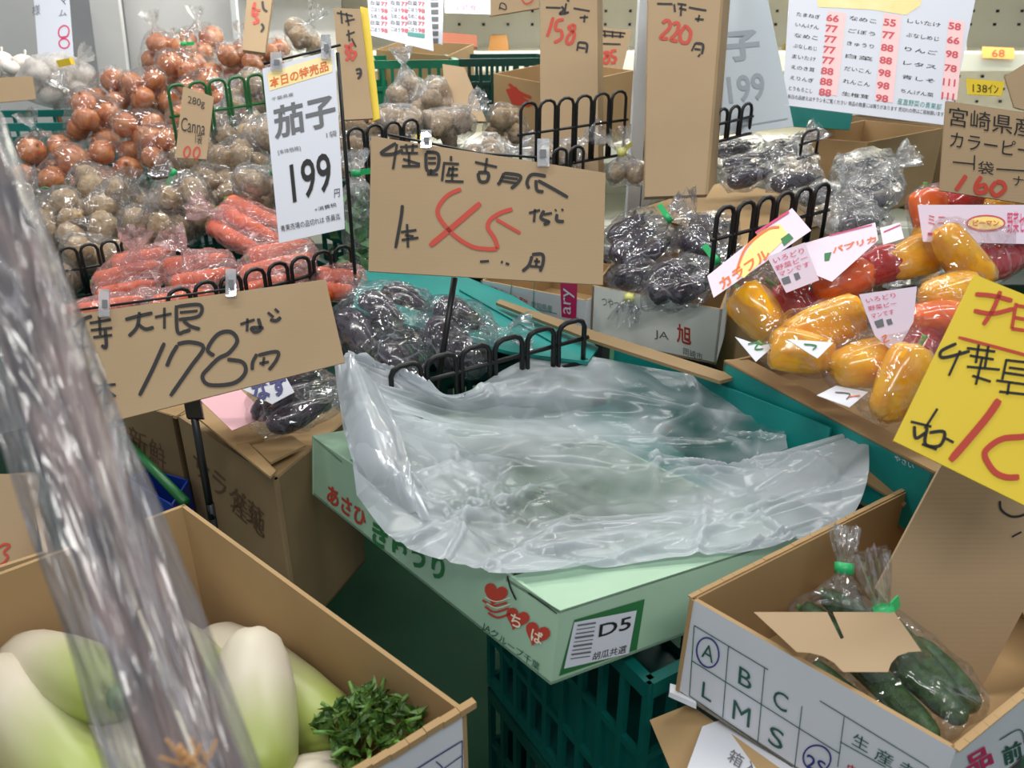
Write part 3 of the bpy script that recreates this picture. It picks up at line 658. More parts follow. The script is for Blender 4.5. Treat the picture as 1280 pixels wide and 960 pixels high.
o = mb.build('burdock_bag', FILMB, smooth=True, loc=(0, 0, 0)); o.location = Ptop; o.rotation_euler = qb.to_euler()
tag(o, 'blurred long clear bag of burdock roots crossing the left foreground', 'bag')
ts = MB(); random.seed(9)
for i in range(16):
    p = D(232+random.uniform(-10, 30), 950+random.uniform(-6, 14), .335); q = p+Vector((random.uniform(-.006, .006), random.uniform(-.004, .004), random.uniform(.004, .012))); ts.tube([p, q], .0007, 5)
o = ts.build('root_hairs', TWINE); tag(o, 'pale brown root hairs at the end of the burdocks, bottom edge', 'vegetable', kind='stuff')
# ------------------------------------------------------------------ cucumber carton
cn = Vector((.085, .075, 1)).normalized()
K = D(700, 764, .85); cpl = Plane(K, cn)
Lc = cpl.at(390, 545); Rc = cpl.at(1000, 668); Fc = Lc+Rc-K
hc = -cn*.098
ck = carton('cucumber_carton', 'pale green printed carton of cucumbers under a sheet of plastic', [K, Rc, Fc, Lc], hc, GREENBOX, GREENBOX, .004)
ux = (Rc-K).normalized(); uy = (Lc-K).normalized()
# folded-in top flaps
for (p, q, ins, wd) in ((K, Rc, uy, .085), (Lc, Fc, -uy, .085)):
    pts = [p+cn*.001, q+cn*.001, q+ins*wd-cn*.006-ux*.0, p+ins*wd-cn*.006]; MB().hexa([v-cn*.004 for v in pts], pts).build('top_flap', GREENBOX, ck)
fl = plane3(K, Lc, K+hc); fr = plane3(K, Rc, K+hc)
marks(ck, fl, INK, lambda mb: (stroke(mb, fl, [(634, 720), (638, 735), (645, 750)], 2), stroke(mb, fl, [(660, 741), (696, 767)], 2)), 'slit')
marks(ck, fl, REDINK, lambda mb: text(mb, fl, 'あさひ', (410, 604), (458, 640), (408, 626), bold=.03), 'print')
marks(ck, fl, GREENINK, lambda mb: text(mb, fl, 'きゅうり', (466, 648), (556, 698), (464, 680), bold=.035), 'print')
def heart(mb, cx, cy, s, rot):
    pts = []
    for i in range(24):
        t = 2*math.pi*i/24; x = 16*math.sin(t)**3/16; y = -(13*math.cos(t)-5*math.cos(2*t)-2*math.cos(3*t)-math.cos(4*t))/16
        pts.append((cx+s*(x*math.cos(rot)-y*math.sin(rot)), cy+s*(x*math.sin(rot)+y*math.cos(rot))))
    poly(mb, fl, pts, h=.0012)
cr6 = (560, 640, 1280/340)
def logo(mb):
    heart(mb, 619, 742, 15, .3); heart(mb, 646, 773, 15, .35); heart(mb, 671, 792, 16, .4)
marks(ck, fl, REDINK, logo, 'emblem')
marks(ck, fl, REDINK, lambda mb: [stroke(mb, fl, s, 2.6) for s in ([(603, 750), (616, 757), (634, 753)], [(606, 758), (618, 765), (636, 760)], [(610, 766), (622, 772), (638, 767)])], 'emblem')
CRM = mat('cream_print', (240, 226, 200), .6)
marks(ck, fl, CRM, lambda mb: (text(mb, fl, 'ち', (639, 765), (652, 772), (637, 780), h=.0018, bold=.02), text(mb, fl, 'ば', (665, 784), (679, 792), (663, 800), h=.0018, bold=.02), stroke(mb, fl, [(606, 746), (620, 752), (638, 747)], 1.2, h=.0018), stroke(mb, fl, [(608, 754), (621, 760), (638, 755)], 1.2, h=.0018)), 'emblem')
marks(ck, fl, DGREEN, lambda mb: text(mb, fl, 'JAグループ千葉', (604, 776), (675, 830), (602, 787)), 'print')
marks(ck, fr, GREENINK, lambda mb: poly(mb, fr, [(718, 775), (806, 749), (796, 812), (699, 845)]), 'print')
marks(ck, fr, PAPER, lambda mb: poly(mb, fr, [(718, 778), (796, 763), (786, 817), (705, 836)], h=.0014), 'print')
def bars(mb):
    y = 0
    for i in range(9):
        y0 = 782+i*5.2; wd = (2.8, 1.6, 2.2, 3.4, 1.5, 3.2, 2, 3, 1.6)[i]
        stroke(mb, fr, [(722-i*1.1, y0), (745-i*.9, y0-3.5)], wd, h=.002)
marks(ck, fr, GREYINK, bars, 'print')
marks(ck, fr, INK, lambda mb: (text(mb, fr, 'D5', (750, 781), (790, 770), (748, 797), h=.002, bold=.01), text(mb, fr, '胡瓜共選', (742, 816), (784, 806), (740, 826), h=.002)), 'lettering')
# cucumbers inside
for i in range(9):
    p0 = K+ux*(.045+.03*i)+uy*.10-cn*.05; q0 = K+ux*(.045+.03*i)+uy*.40-cn*.05
    if (q0-p0).length: longs('cucumber', 'cucumber', 'vegetable', [(p0, p0.lerp(q0, .72))], .028, 'cucumber under the milky plastic in the pale green carton', 'cucumbers in the pale green carton')
# dark teal crates under it
cc = (K+Fc)/2+hc
XC = Zp(812, 850, .690); u2 = Vector((ux.x, ux.y, 0)).normalized(); v2 = Vector((-u2.y, u2.x, 0))
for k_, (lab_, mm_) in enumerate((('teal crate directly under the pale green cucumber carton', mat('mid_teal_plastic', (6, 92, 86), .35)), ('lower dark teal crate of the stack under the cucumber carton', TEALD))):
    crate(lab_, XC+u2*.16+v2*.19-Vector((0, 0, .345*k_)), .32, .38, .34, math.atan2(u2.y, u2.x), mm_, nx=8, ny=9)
# ------------------------------------------------------------------ milky sheet over the cucumber carton
rows = [
 [(446, 618, .012), (490, 672, .008), (566, 704, .006), (634, 718, .007), (740, 708, .006), (830, 700, .006), (920, 690, .01), (975, 682, .01), (1040, 668, .02)],
 [(440, 575, .035), (500, 620, .03), (570, 655, .02), (650, 672, .012), (745, 672, .008), (840, 668, .010), (930, 660, .015), (1000, 645, .03), (1068, 640, .05)],
 [(430, 540, .05), (490, 575, .04), (560, 605, .02), (655, 625, .006), (755, 628, .00), (850, 628, .004), (940, 625, .02), (1015, 605, .05), (1084, 600, .085)],
 [(425, 505, .055), (490, 535, .045), (565, 560, .02), (660, 580, .01), (760, 585, .006), (855, 590, .012), (935, 595, .03), (1020, 568, .07), (1086, 560, .10)],
 [(421, 475, .07), (480, 505, .055), (560, 530, .035), (665, 545, .02), (755, 550, .018), (850, 570, .02), (915, 580, .035), (1000, 556, .075), (1080, 535, .11)],
]
def gridsheet(rows, sub, hz, name, parent, m, amp=.004, fq=9, ncr=74, seed=1):
    nr, nc = len(rows), len(rows[0])
    P = [[cpl.at(x, y, h) for x, y, h in r] for r in rows]; H = hz
    def cr(a, b, c, d, t): return (b*2+(c-a)*t+(a*2-b*5+c*4-d)*t*t+(b*3-a-c*3+d)*t**3)*.5
    def g(M, i, j): return M[max(0, min(nr-1, i))][max(0, min(nc-1, j))]
    def ev(M, u, v):
        i = min(int(u), nr-2); j = min(int(v), nc-2); s, t = u-i, v-j
        return cr(*[cr(*[g(M, ii, jj) for jj in range(j-1, j+3)], t) for ii in range(i-1, i+3)], s)
    mb = MB(); vs = []; hv = []; R_ = (nr-1)*sub; Q = (nc-1)*sub
    random.seed(seed); cz = []
    for _ in range(ncr):
        u0, v0 = random.uniform(0, nr-1), random.uniform(0, nc-1); th = random.choice((random.gauss(1.45, .35), random.gauss(1.45, .35), random.gauss(.5, .5), random.gauss(2.4, .4)))
        cz.append((u0, v0, math.cos(th), math.sin(th)*1.0, random.uniform(.4, 2.2), random.uniform(.06, .2), random.choice((1, 1, -.7))*random.uniform(.3, 1)))
    for a in range(R_+1):
        for b in range(Q+1):
            u, v = a/sub, b/sub; p = ev(P, u, v)
            q = Vector((p.x*fq, p.y*fq, p.z*fq)); n3 = noise.noise(q); hh = 0
            for (u0, v0, cu_, cv_, ll, ww, aa) in cz:
                du, dv = u-u0, v-v0; al = du*cu_+dv*cv_; ac = abs(-du*cv_+dv*cu_+.05*noise.noise(Vector((al*2, u0, v0))))
                if ac < ww and abs(al) < ll: hh += aa*(1-ac/ww)**1.4*(1-(al/ll)**2)
            vs.append(p+cn*(.007*n3+.011*hh))
            hv.append(max(0, min(1, ev(H, u, v)+.06+.42*noise.noise(q*1.3+Vector((3, 7, 1)))+.16*noise.noise(q*3.6+Vector((1, 2, 1)))+.4*max(0, hh))))
    mb.add(vs, [(a*(Q+1)+b, a*(Q+1)+b+1, (a+1)*(Q+1)+b+1, (a+1)*(Q+1)+b) for a in range(R_) for b in range(Q)])
    o = mb.build(name, m, parent, True)
    at = o.data.attributes.new('haze', 'FLOAT', 'POINT'); at.data.foreach_set('value', hv)
    return o
sroot = thing('plastic_sheet', 'crumpled milky plastic sheet draped over the cucumber carton', 'sheet', (K+Fc)/2)
hz = [[.75]*9, [.8, .75, .65, .55, .5, .55, .65, .7, .8], [.75, .7, .55, .35, .4, .5, .65, .75, .8], [.7, .7, .6, .55, .45, .5, .6, .75, .8], [.7, .7, .7, .65, .6, .55, .6, .7, .8]]
gridsheet(rows, 24, hz, 'sheet_front', sroot, SHEET)
back = [
 [(421, 475, .07), (480, 505, .055), (560, 530, .035), (665, 545, .02), (755, 550, .018), (850, 570, .02), (915, 580, .035), (985, 560, .06)],
 [(423, 462, .08), (485, 492, .06), (560, 515, .03), (650, 520, .02), (750, 520, .02), (840, 535, .03), (915, 545, .04), (980, 540, .06)],
 [(428, 452, .09), (500, 480, .07), (570, 500, .05), (640, 490, .06), (745, 490, .055), (840, 505, .05), (930, 515, .055), (970, 520, .06)],
 [(436, 446, .095), (510, 474, .08), (566, 492, .065), (630, 462, .075), (700, 440, .085), (800, 456, .075), (885, 470, .07), (940, 480, .07)],
]
hb = [[.7, .7, .7, .65, .5, .2, .1, .2], [.7, .7, .6, .6, .45, .05, .0, .05], [.7, .65, .6, .65, .5, .0, .0, .0], [.7, .6, .65, .7, .65, .55, .2, .05]]
gridsheet(back, 20, hb, 'sheet_back', sroot, SHEET, ncr=26, seed=5)
# left raised corner
lc = [[(455, 612, .012), (440, 560, .05), (424, 500, .075), (418, 455, .10)], [(505, 640, .02), (480, 580, .06), (462, 520, .09), (440, 450, .12)], [(540, 650, .03), (515, 595, .045), (500, 540, .06), (470, 480, .09)]]
gridsheet(lc, 12, [[.8]*4, [.75]*4, [.6]*4], 'sheet_corner', sroot, SHEET, ncr=10, seed=8)
# ------------------------------------------------------------------ ABC carton (front right)
zr = .83
A = Zp(862, 747, .83); Bf = Zp(1155, 600, .83); Br = Zp(1195, 938, .80); Fr = Bf+(Br-A)
dn = Vector((-.004, 0, -.135))
ab = carton('abc_carton', 'white open carton with ABC and LMS grid print, front right', [A, Br, Fr, Bf], dn, WHITEBOX, KRAFT, .005)
pf = plane3(A, Br, A+dn); cr = (820, 700, 1280/460)
marks(ab, pf, DGREEN, lambda mb: [stroke(mb, pf, [(a, b), (c, d)], 1.5, cr) for a, b, c, d in ((133, 228, 390, 382), (124, 350, 505, 590), (116, 472, 478, 723), (505, 590, 640, 674), (133, 228, 116, 472), (252, 300, 232, 548), (378, 372, 354, 632), (508, 508, 482, 723), (570, 490, 950, 722), (655, 545, 632, 720), (640, 632, 800, 722))]
      + [text(mb, pf, 'A', (165, 285), (205, 310), (157, 335), cr), text(mb, pf, 'B', (290, 368), (335, 396), (285, 428), cr), text(mb, pf, 'C', (412, 445), (462, 475), (404, 505), cr),
         text(mb, pf, 'L', (163, 422), (196, 443), (158, 475), cr), text(mb, pf, 'M', (270, 485), (330, 520), (264, 550), cr), text(mb, pf, 'S', (398, 572), (448, 603), (388, 635), cr),
         text(mb, pf, '生', (690, 598), (745, 630), (680, 640), cr), text(mb, pf, '産', (768, 648), (830, 682), (758, 692), cr), text(mb, pf, '者', (852, 692), (915, 728), (842, 740), cr)], 'print')
def ell(cx, cy, rx, ry, rot=.3): return [(cx+rx*math.cos(t)*math.cos(rot)-ry*math.sin(t)*math.sin(rot), cy+rx*math.cos(t)*math.sin(rot)+ry*math.sin(t)*math.cos(rot)) for t in [i*math.pi/9 for i in range(19)]]
marks(ab, pf, BLUEINK, lambda mb: (stroke(mb, pf, ell(180, 322, 38, 52, -.2), 2, cr), stroke(mb, pf, ell(560, 690, 48, 45), 2.2, cr), text(mb, pf, '2S', (525, 672), (592, 705), (520, 720), cr, .01)), 'pen_mark')
marks(ab, pf, REDINK, lambda mb: text(mb, pf, '中', (668, 706), (700, 722), (664, 735), cr, .02), 'print')
pf2 = plane3(Br, Fr, Br+dn)
marks(ab, pf2, MAGINK, lambda mb: text(mb, pf2, '品', (1205, 948), (1236, 930), (1212, 972), bold=.03), 'print')
marks(ab, pf2, DGREEN, lambda mb: (stroke(mb, pf2, [(1250, 925), (1275, 912), (1282, 930)], 1.5), text(mb, pf2, '前', (1252, 935), (1276, 924), (1256, 958), bold=.02)), 'print')
# jagged corrugated cut edges of the rim
for (p, q) in ((A, Bf), (Br, Fr)):
    eb = MB(); random.seed(3); d = (q-p); n_ = 26
    for i in range(n_): eb.box(p+d*((i+.5)/n_)+Vector((0, 0, .0004+random.random()*.0006)), d/n_*.49, Vector((-d.y, d.x, 0)).normalized()*.0028, (0, 0, .001))
    eb.build('cut_edge', KRAFT, ab)
# small corner ear at the lower left of the carton
ear = MB().hexa([A+dn+Vector((-.008, -.004, -.004)), A+dn+Vector((.02, -.022, -.004)), A+dn+Vector((.02, .0, -.004)), A+dn+Vector((-.004, .01, -.004))], [A+dn+Vector((-.007, -.003, .002)), A+dn+Vector((.02, -.020, .002)), A+dn+Vector((.02, 0, .002)), A+dn+Vector((-.004, .01, .002))]); ear.build('bottom_flap', WHITEBOX, ab)
# carton below it
o, pl = board('cardboard_box', 'flattened brown and white carton below the ABC carton', 'box', [(812, 900), (862, 880), (1010, 985), (850, 990)], (.93, .93, .84), KRAFT, .012)
o2, pl = board('folded_carton', 'folded white carton with faint print, bottom edge below the ABC carton', 'box', [(878, 908), (905, 898), (1020, 975), (850, 985)], (.885, .90, .80), WHITEBOX, .02)
marks(o2, pl, GREYINK, lambda mb: text(mb, pl, '箱入', (915, 935), (950, 958), (908, 950)), 'print')
# bag of cucumbers inside it
def C3(px, py, z): return Zp(px, py, z)
ends = [(C3(1175, 925, .755), C3(1045, 800, .775)), (C3(1205, 905, .757), C3(1085, 790, .785)), (C3(1120, 920, .735), C3(1010, 835, .748)), (C3(1190, 870, .76), C3(1095, 765, .79)), (C3(1225, 885, .75), C3(1140, 795, .775))]
bl = longs('cucumber', 'cucumber', 'vegetable', ends, .030, 'cucumber in the clear bag inside the white ABC carton', 'bagged cucumbers in the ABC carton')
bag(bl, FILMT, 'clear bag of cucumbers with a green tie in the white ABC carton', (-.25, .35, .9), TAPEG, 11, amp=.006, nlen=.10, flare=.02)
ends = [(C3(1030, 790, .78), C3(985, 745, .79)), (C3(1060, 770, .78), C3(1020, 735, .79))]
bl = longs('cucumber', 'cucumber', 'vegetable', [(C3(1110, 800, .765), C3(1030, 740, .80)), (C3(1080, 820, .75), C3(1000, 760, .775))], .030, 'cucumber in the rear clear bag inside the white ABC carton', 'rear cucumbers in the ABC carton')
bag(bl, FILM, 'second clear bag with a green tie behind the notched cardboard', (.1, .5, .75), TAPEG, 14, amp=.006, nlen=.07, flare=.018)
# notched cardboard piece lying on top
pl = Plane(C3(1050, 800, .83), (0.02, -.12, 1))
pts = [(942, 765), (1034, 765), (1051, 799), (1055, 797), (1041, 765), (1118, 765), (1152, 814), (1136, 815), (1122, 820), (1114, 829), (1110, 840), (1054, 840), (1042, 828), (1028, 820), (1012, 816), (996, 815)]
q = [pl.at(x, y) for x, y in pts]; m_ = [pl.at(x, y, -.003) for x, y in pts]
bmn = MB(); nn = len(q); bmn.add(m_+q, [(i, (i+1) % nn, nn+(i+1) % nn, nn+i) for i in range(nn)]+[tuple(range(nn, 2*nn)), tuple(range(nn))[::-1]])
tag(bmn.build('notched_cardboard', SIGNK), 'small notched piece of brown cardboard lying on the bagged cucumbers', 'cardboard')
# big leaning cardboard sign
sg, pl = board('price_sign', 'large brown cardboard sign leaning in the ABC carton behind the yellow sign', 'sign', [(1180, 585), (1420, 640), (1330, 1010), (1095, 735)], (.93, .93, .93), SIGNK)
bpy.data.objects.remove(sg.children[0])
pts = [(1183, 570), (1430, 640), (1330, 860), (1278, 765), (1214, 884), (1095, 736)]
q = [pl.at(x, y) for x, y in pts]; MB().hexa([p-pl.n*.004 for p in q], q).build('board', SIGNK, sg)
marks(sg, pl, INK, lambda mb: [stroke(mb, pl, s, 3, (1100, 330, 2.667)) for s in ([(400, 790), (405, 820), (440, 842), (482, 835), (500, 810)], [(440, 910), (472, 893)])])
# ------------------------------------------------------------------ yellow sign
ys, pl = board('price_sign', 'bright yellow price sign with red and black brush writing at the right edge', 'sign', [(1218, 343), (1422, 425), (1322, 652), (1117, 551)], (.84, .82, .80), YELLOW, .002)
cr = (1100, 330, 2.667)
marks(ys, pl, REDINK, lambda mb: ([stroke(mb, pl, s, 5.5, cr) for s in ([(318, 100), (380, 106), (442, 122)], [(313, 155), (375, 165), (447, 148)], [(402, 90), (378, 150), (345, 202)], [(455, 130), (440, 215)], [(455, 138), (500, 145)], [(450, 178), (490, 185)], [(440, 215), (490, 222)])],
      [stroke(mb, pl, s, 3.8, cr) for s in ([(262, 244), (400, 280), (480, 302), (560, 330)],)],
      [stroke(mb, pl, s, 9.5, cr) for s in ([(398, 452), (350, 520), (235, 655)],)], [stroke(mb, pl, s, 7.5, cr) for s in ([(560, 560), (480, 575), (410, 582), (362, 612), (350, 640), (380, 690), (420, 710), (465, 710)],)]))
marks(ys, pl, INK, lambda mb: [stroke(mb, pl, s, 4.2, cr) for s in (
    [(255, 265), (205, 290), (212, 312), (300, 290)], [(268, 288), (230, 372)], [(290, 280), (385, 292)], [(300, 305), (380, 318)], [(330, 268), (320, 330)], [(362, 272), (350, 345)], [(290, 342), (400, 352)], [(342, 310), (320, 402)], [(308, 372), (370, 392)],
    [(422, 318), (408, 385)], [(420, 320), (490, 328)], [(430, 345), (485, 352)], [(388, 388), (490, 402)], [(398, 425), (490, 435)], [(432, 390), (425, 435)], [(415, 362), (485, 372)],
    [(192, 482), (150, 548)], [(103, 525), (172, 542)], [(115, 540), (120, 580), (152, 562)], [(158, 545), (152, 600), (200, 605), (215, 560), (165, 562)], [(140, 600), (190, 618)], [(218, 580), (246, 595)])])
# ------------------------------------------------------------------ price sign 178 (daikon)
s1, pl = board('price_sign', 'cardboard sign reading 178 on a black pole behind the daikon carton', 'sign', [(64, 397), (407, 349), (431, 453), (131, 529)], (1.04, 1.12, 1.02), SIGNK)
cr = (60, 340, 1280/380)
marks(s1, pl, INK, strokes(pl, ([(185, 185), (130, 210), (80, 280), (80, 300), (130, 285), (150, 270)], [(150, 200), (142, 290), (135, 385)], [(100, 335), (170, 312)], [(175, 215), (265, 200)], [(215, 185), (220, 265)], [(180, 245), (270, 235)], [(190, 275), (270, 265)], [(240, 240), (245, 315), (225, 308)],
    [(325, 200), (380, 185), (440, 172)], [(385, 168), (375, 230), (340, 270)], [(380, 220), (410, 240), (445, 232)],
    [(450, 190), (520, 175)], [(490, 150), (490, 238)], [(540, 140), (545, 250), (575, 250), (600, 242)], [(545, 145), (640, 138), (635, 185), (550, 200)], [(555, 170), (630, 163)], [(570, 205), (600, 228), (640, 240)],
    [(810, 220), (870, 200)], [(840, 195), (838, 250)], [(885, 195), (895, 240), (870, 252), (858, 235), (908, 235)], [(925, 170), (950, 190)], [(955, 155), (972, 170)], [(935, 200), (960, 205), (980, 190)],
    [(880, 345), (862, 380), (860, 412)], [(885, 350), (965, 335), (962, 370), (930, 412)], [(890, 385), (930, 378)], [(910, 358), (905, 395)],
    [(200, 374), (208, 376)], [(195, 402), (170, 472), (205, 470)], [(200, 480), (285, 473)], [(240, 455), (235, 592)], [(235, 490), (190, 532)], [(240, 490), (285, 525)], [(205, 562), (265, 550)]), 2.6, cr))
marks(s1, pl, INK, strokes(pl, ([(490, 298), (440, 410), (385, 520)], [(545, 308), (520, 350), (500, 397)], [(545, 303), (600, 295), (655, 318), (600, 400), (515, 522)], [(700, 352), (672, 325), (715, 262), (770, 252), (797, 290), (762, 340), (720, 362), (680, 400), (650, 440), (680, 475), (780, 468), (830, 425), (820, 380), (755, 368)]), 2.9, cr))
clip(s1, pl, 131, 380, 13, 34); clip(s1, pl, 289, 355, 13, 34)
MB().tube([D(236, 490, 1.06)-pl.n*.01, D(265, 648, 1.13)], .0055, 8).build('pole', BLACKP, s1, True)
MB().tube([D(263, 630, 1.12), D(285, 760, 1.22)], .0055, 8).build('pole', BLACKP, s1, True)
MB().box(D(240, 505, 1.06)-pl.n*.008, pl.n*.006, Vector((.011, 0, 0)), (0, 0, .02)).build('pole_clamp', BLACKP, s1)
MB().tube([D(90, 386, 1.09)-pl.n*.008, D(290, 358, 1.14)-pl.n*.008], .002, 6).build('hanger_wire', BLACKP, s1, True)
# ------------------------------------------------------------------ price sign 45
s2, pl = board('price_sign', 'cardboard sign reading 45 in big red brush numbers on a black pole', 'sign', [(464, 170), (757, 216), (753.5, 356), (460.5, 339)], (1.27, 1.27, 1.24), SIGNK)
cr = (450, 160, 4)
marks(s2, pl, REDINK, lambda mb: ([stroke(mb, pl, s, 5.2, cr) for s in ([(505, 305), (440, 335), (392, 395), (398, 450), (470, 535), (560, 592), (640, 605), (688, 603)], [(762, 405), (700, 425), (650, 460), (640, 500), (672, 550), (690, 603)])], [stroke(mb, pl, [(602, 375), (480, 480), (350, 588)], 7, cr), stroke(mb, pl, [(680, 455), (740, 490), (802, 525)], 4, cr)]))
marks(s2, pl, INK, strokes(pl, ([(180, 75), (105, 125), (160, 130), (215, 110)], [(185, 80), (165, 205)], [(200, 95), (290, 90)], [(230, 80), (235, 120)], [(265, 80), (262, 120)], [(205, 125), (290, 125)], [(245, 120), (245, 190)], [(215, 155), (300, 180)], [(210, 190), (300, 190)],
    [(330, 125), (335, 210), (385, 205), (390, 130), (330, 120)], [(340, 150), (380, 150)], [(340, 175), (380, 175)], [(335, 230), (390, 232)], [(355, 205), (355, 235)], [(455, 140), (455, 165)], [(415, 175), (495, 180)], [(420, 180), (410, 265)], [(450, 195), (440, 230)], [(440, 205), (490, 205)], [(465, 190), (460, 262)], [(430, 235), (490, 235)], [(425, 265), (518, 268)],
    [(575, 170), (685, 195)], [(635, 150), (625, 220)], [(590, 225), (600, 265), (635, 265), (640, 225), (590, 222)], [(720, 225), (700, 270), (688, 282)], [(720, 225), (800, 238), (790, 272), (755, 302)], [(710, 245), (790, 255)], [(700, 262), (780, 275)],
    [(930, 240), (860, 232), (835, 270), (845, 302)], [(880, 260), (885, 310), (918, 318)], [(890, 262), (960, 300), (1040, 346)],
    [(212, 385), (205, 450), (178, 600)], [(205, 520), (282, 510)], [(235, 480), (240, 597)], [(208, 560), (292, 548)], [(225, 535), (268, 542)],
    [(845, 425), (900, 410)], [(875, 405), (870, 470)], [(920, 412), (905, 450), (945, 470), (918, 482)], [(918, 432), (960, 425)], [(985, 430), (985, 462), (1020, 467)], [(975, 413), (982, 408)], [(1008, 412), (1016, 405)],
    [(860, 640), (845, 685), (812, 716)], [(860, 632), (912, 632), (915, 675), (900, 717)], [(870, 665), (900, 668)], [(885, 650), (880, 692)], [(850, 690), (905, 695)], [(600, 668), (645, 665)], [(705, 668), (714, 672)], [(728, 676), (746, 682)]), 2.4, cr))
clip(s2, pl, 533, 175, 13, 22); clip(s2, pl, 679, 192, 15, 34)
MB().tube([D(568, 345, 1.255)-pl.n*.008, D(545, 495, 1.30)], .005, 8).build('pole', BLACKP, s2, True)
MB().tube([D(484, 166, 1.28)-pl.n*.006, D(600, 190, 1.28)-pl.n*.006, D(690, 196, 1.28)-pl.n*.006], .0022, 6).build('hanger_wire', BLACKP, s2, True)
# ------------------------------------------------------------------ sign 199
s3, pl = board('price_sign', 'tall white paper sign reading 199 with grey kanji, hung left of centre', 'sign', [(328, 86), (418, 62), (431, 286), (349, 304)], (1.5, 1.5, 1.47), PAPER, .0012)
cr = (320, 40, 427/120)
GRAD = mat('pale_yellow_print', (250, 232, 176), .6, (248, 222, 150), 20)
marks(s3, pl, GRAD, lambda mb: poly(mb, pl, [(50, 182), (335, 96), (340, 178), (60, 262)], cr, .0006), 'print')
marks(s3, pl, ORANGEINK, lambda mb: text(mb, pl, '本日の特売品', (58, 205), (318, 125), (64, 252), cr, .02), 'print')
marks(s3, pl, GREYINK, lambda mb: (text(mb, pl, '茄子', (70, 335), (345, 268), (85, 480), cr, .025), text(mb, pl, '千葉県産', (68, 292), (165, 268), (70, 308), cr), text(mb, pl, '1袋', (312, 445), (358, 435), (314, 472), cr), text(mb, pl, '[本体価格]', (95, 525), (195, 505), (100, 548), cr)))
marks(s3, pl, INK, lambda mb: (text(mb, pl, '199', (148, 590), (325, 530), (165, 762), cr, .01), text(mb, pl, '円', (348, 700), (372, 695), (348, 738), cr), text(mb, pl, '+消費税', (258, 782), (355, 758), (262, 800), cr), text(mb, pl, '青果売場の品切れは 係員迄', (108, 862), (372, 805), (112, 890), cr)))
clip(s3, pl, 346, 78, 14, 22); clip(s3, pl, 408, 60, 12, 30)
MB().tube([D(330, 80, 1.52), D(426, 56, 1.52)], .0025, 6).build('hanger_wire', BLACKP, s3, True)
MB().tube([D(422, 66, 1.52), D(430, 170, 1.54), D(447, 385, 1.6)], .004, 6).build('pole', BLACKP, s3, True)
# ------------------------------------------------------------------ tall cardboard price boards
s4, pl = board('price_sign', 'tall narrow cardboard sign reading 158 in red', 'sign', [(675, -60), (746, -60), (748, 230), (676, 225)], (1.95, 1.95, 1.9), SIGNK, .02)
cr = (660, 0, 1280/260)
marks(s4, pl, REDINK, strokes(pl, ([(155, 105), (140, 160), (118, 225)], [(220, 120), (180, 130), (170, 180), (205, 190), (205, 235), (160, 262)], [(285, 150), (250, 170), (285, 205), (270, 260), (240, 265), (245, 225), (285, 180), (285, 150)]), 2.4, cr))
marks(s4, pl, INK, strokes(pl, ([(110, 45), (200, 48)], [(280, 50), (380, 68)], [(205, 40), (220, 60), (195, 85), (252, 75)], [(235, 20), (225, 90)], [(318, 108), (370, 105)], [(350, 92), (345, 137)], [(310, 260), (362, 270), (358, 325)], [(308, 290), (352, 298)], [(310, 260), (302, 312)], [(240, 0), (255, 8)]), 1.8, cr))
s5, pl = board('price_sign', 'tall wide cardboard sign reading 220 in red, right of the white post', 'sign', [(812, -60), (909, -60), (885, 243), (806, 246)], (1.75, 1.75, 1.7), SIGNK, .02)
marks(s5, pl, REDINK, strokes(pl, ([(828, 142), (850, 125), (872, 135), (868, 175), (815, 230), (862, 237)], [(893, 152), (910, 140), (928, 152), (915, 200), (880, 242), (922, 252)], [(965, 163), (935, 210), (945, 257), (985, 257), (1002, 200), (975, 163), (962, 165)]), 2.6, cr))
marks(s5, pl, INK, strokes(pl, ([(795, 22), (890, 24)], [(900, 25), (905, 72)], [(920, 22), (975, 30)], [(930, 50), (975, 60)], [(945, 25), (940, 97)], [(990, 45), (1098, 64)], [(1028, 115), (1082, 120)], [(1055, 92), (1045, 132)], [(1030, 265), (1077, 275), (1070, 332)], [(1030, 265), (1008, 312)], [(1025, 300), (1062, 305)], [(1060, 332), (1048, 348)]), 1.9, cr))
for s_, a_, b_, wd_ in ((s4, (746, -60), (748, 228), .028), (s5, (909, -60), (885, 243), .075)):
    pa, pb = (D(*a_, 1.95), D(*b_, 1.9)) if s_ is s4 else (D(*a_, 1.75), D(*b_, 1.7)); k_ = Vector((.35, 1, 0)).normalized()*wd_*2
    q = [pa, pa+k_, pb+k_, pb]; MB().hexa([p+Vector((-.006, 0, 0)) for p in q], q).build('side_fold', OLDK, s_)  # fold's shade is put into its colour by the darker board
s6, pl = board('price_sign', 'small cardboard sign reading 85, seen between the 158 sign and the post', 'sign', [(748, 34), (790, 38), (778, 88), (748, 84)], (2.6, 2.6, 2.6), SIGNK, .01)
marks(s6, pl, INK, strokes(pl, ([(455, 190), (600, 205)], [(455, 215), (590, 225)], [(470, 185), (475, 230)], [(520, 190), (520, 232)], [(570, 195), (565, 235)], [(455, 268), (570, 272)]), 1.6, cr))
marks(s6, pl, REDINK, strokes(pl, ([(500, 320), (470, 325), (500, 360), (480, 390), (462, 370), (500, 335)], [(545, 310), (515, 315), (515, 345), (540, 355), (530, 385), (508, 385)]), 2.0, cr))
s7, pl = board('price_sign', 'cardboard sign scrap at the top edge, left of the 158 sign', 'sign', [(612, -50), (676, -52), (674, 10), (613, 20)], (2.2, 2.2, 2.2), SIGNK, .006)
marks(s7, pl, INK, lambda mb: stroke(mb, pl, [(624, 12), (626, 4), (632, 6), (632, 12), (624, 9)], 1.5)); marks(s7, pl, REDINK, lambda mb: stroke(mb, pl, [(650, -6), (656, 4), (664, 2), (668, -6)], 2))
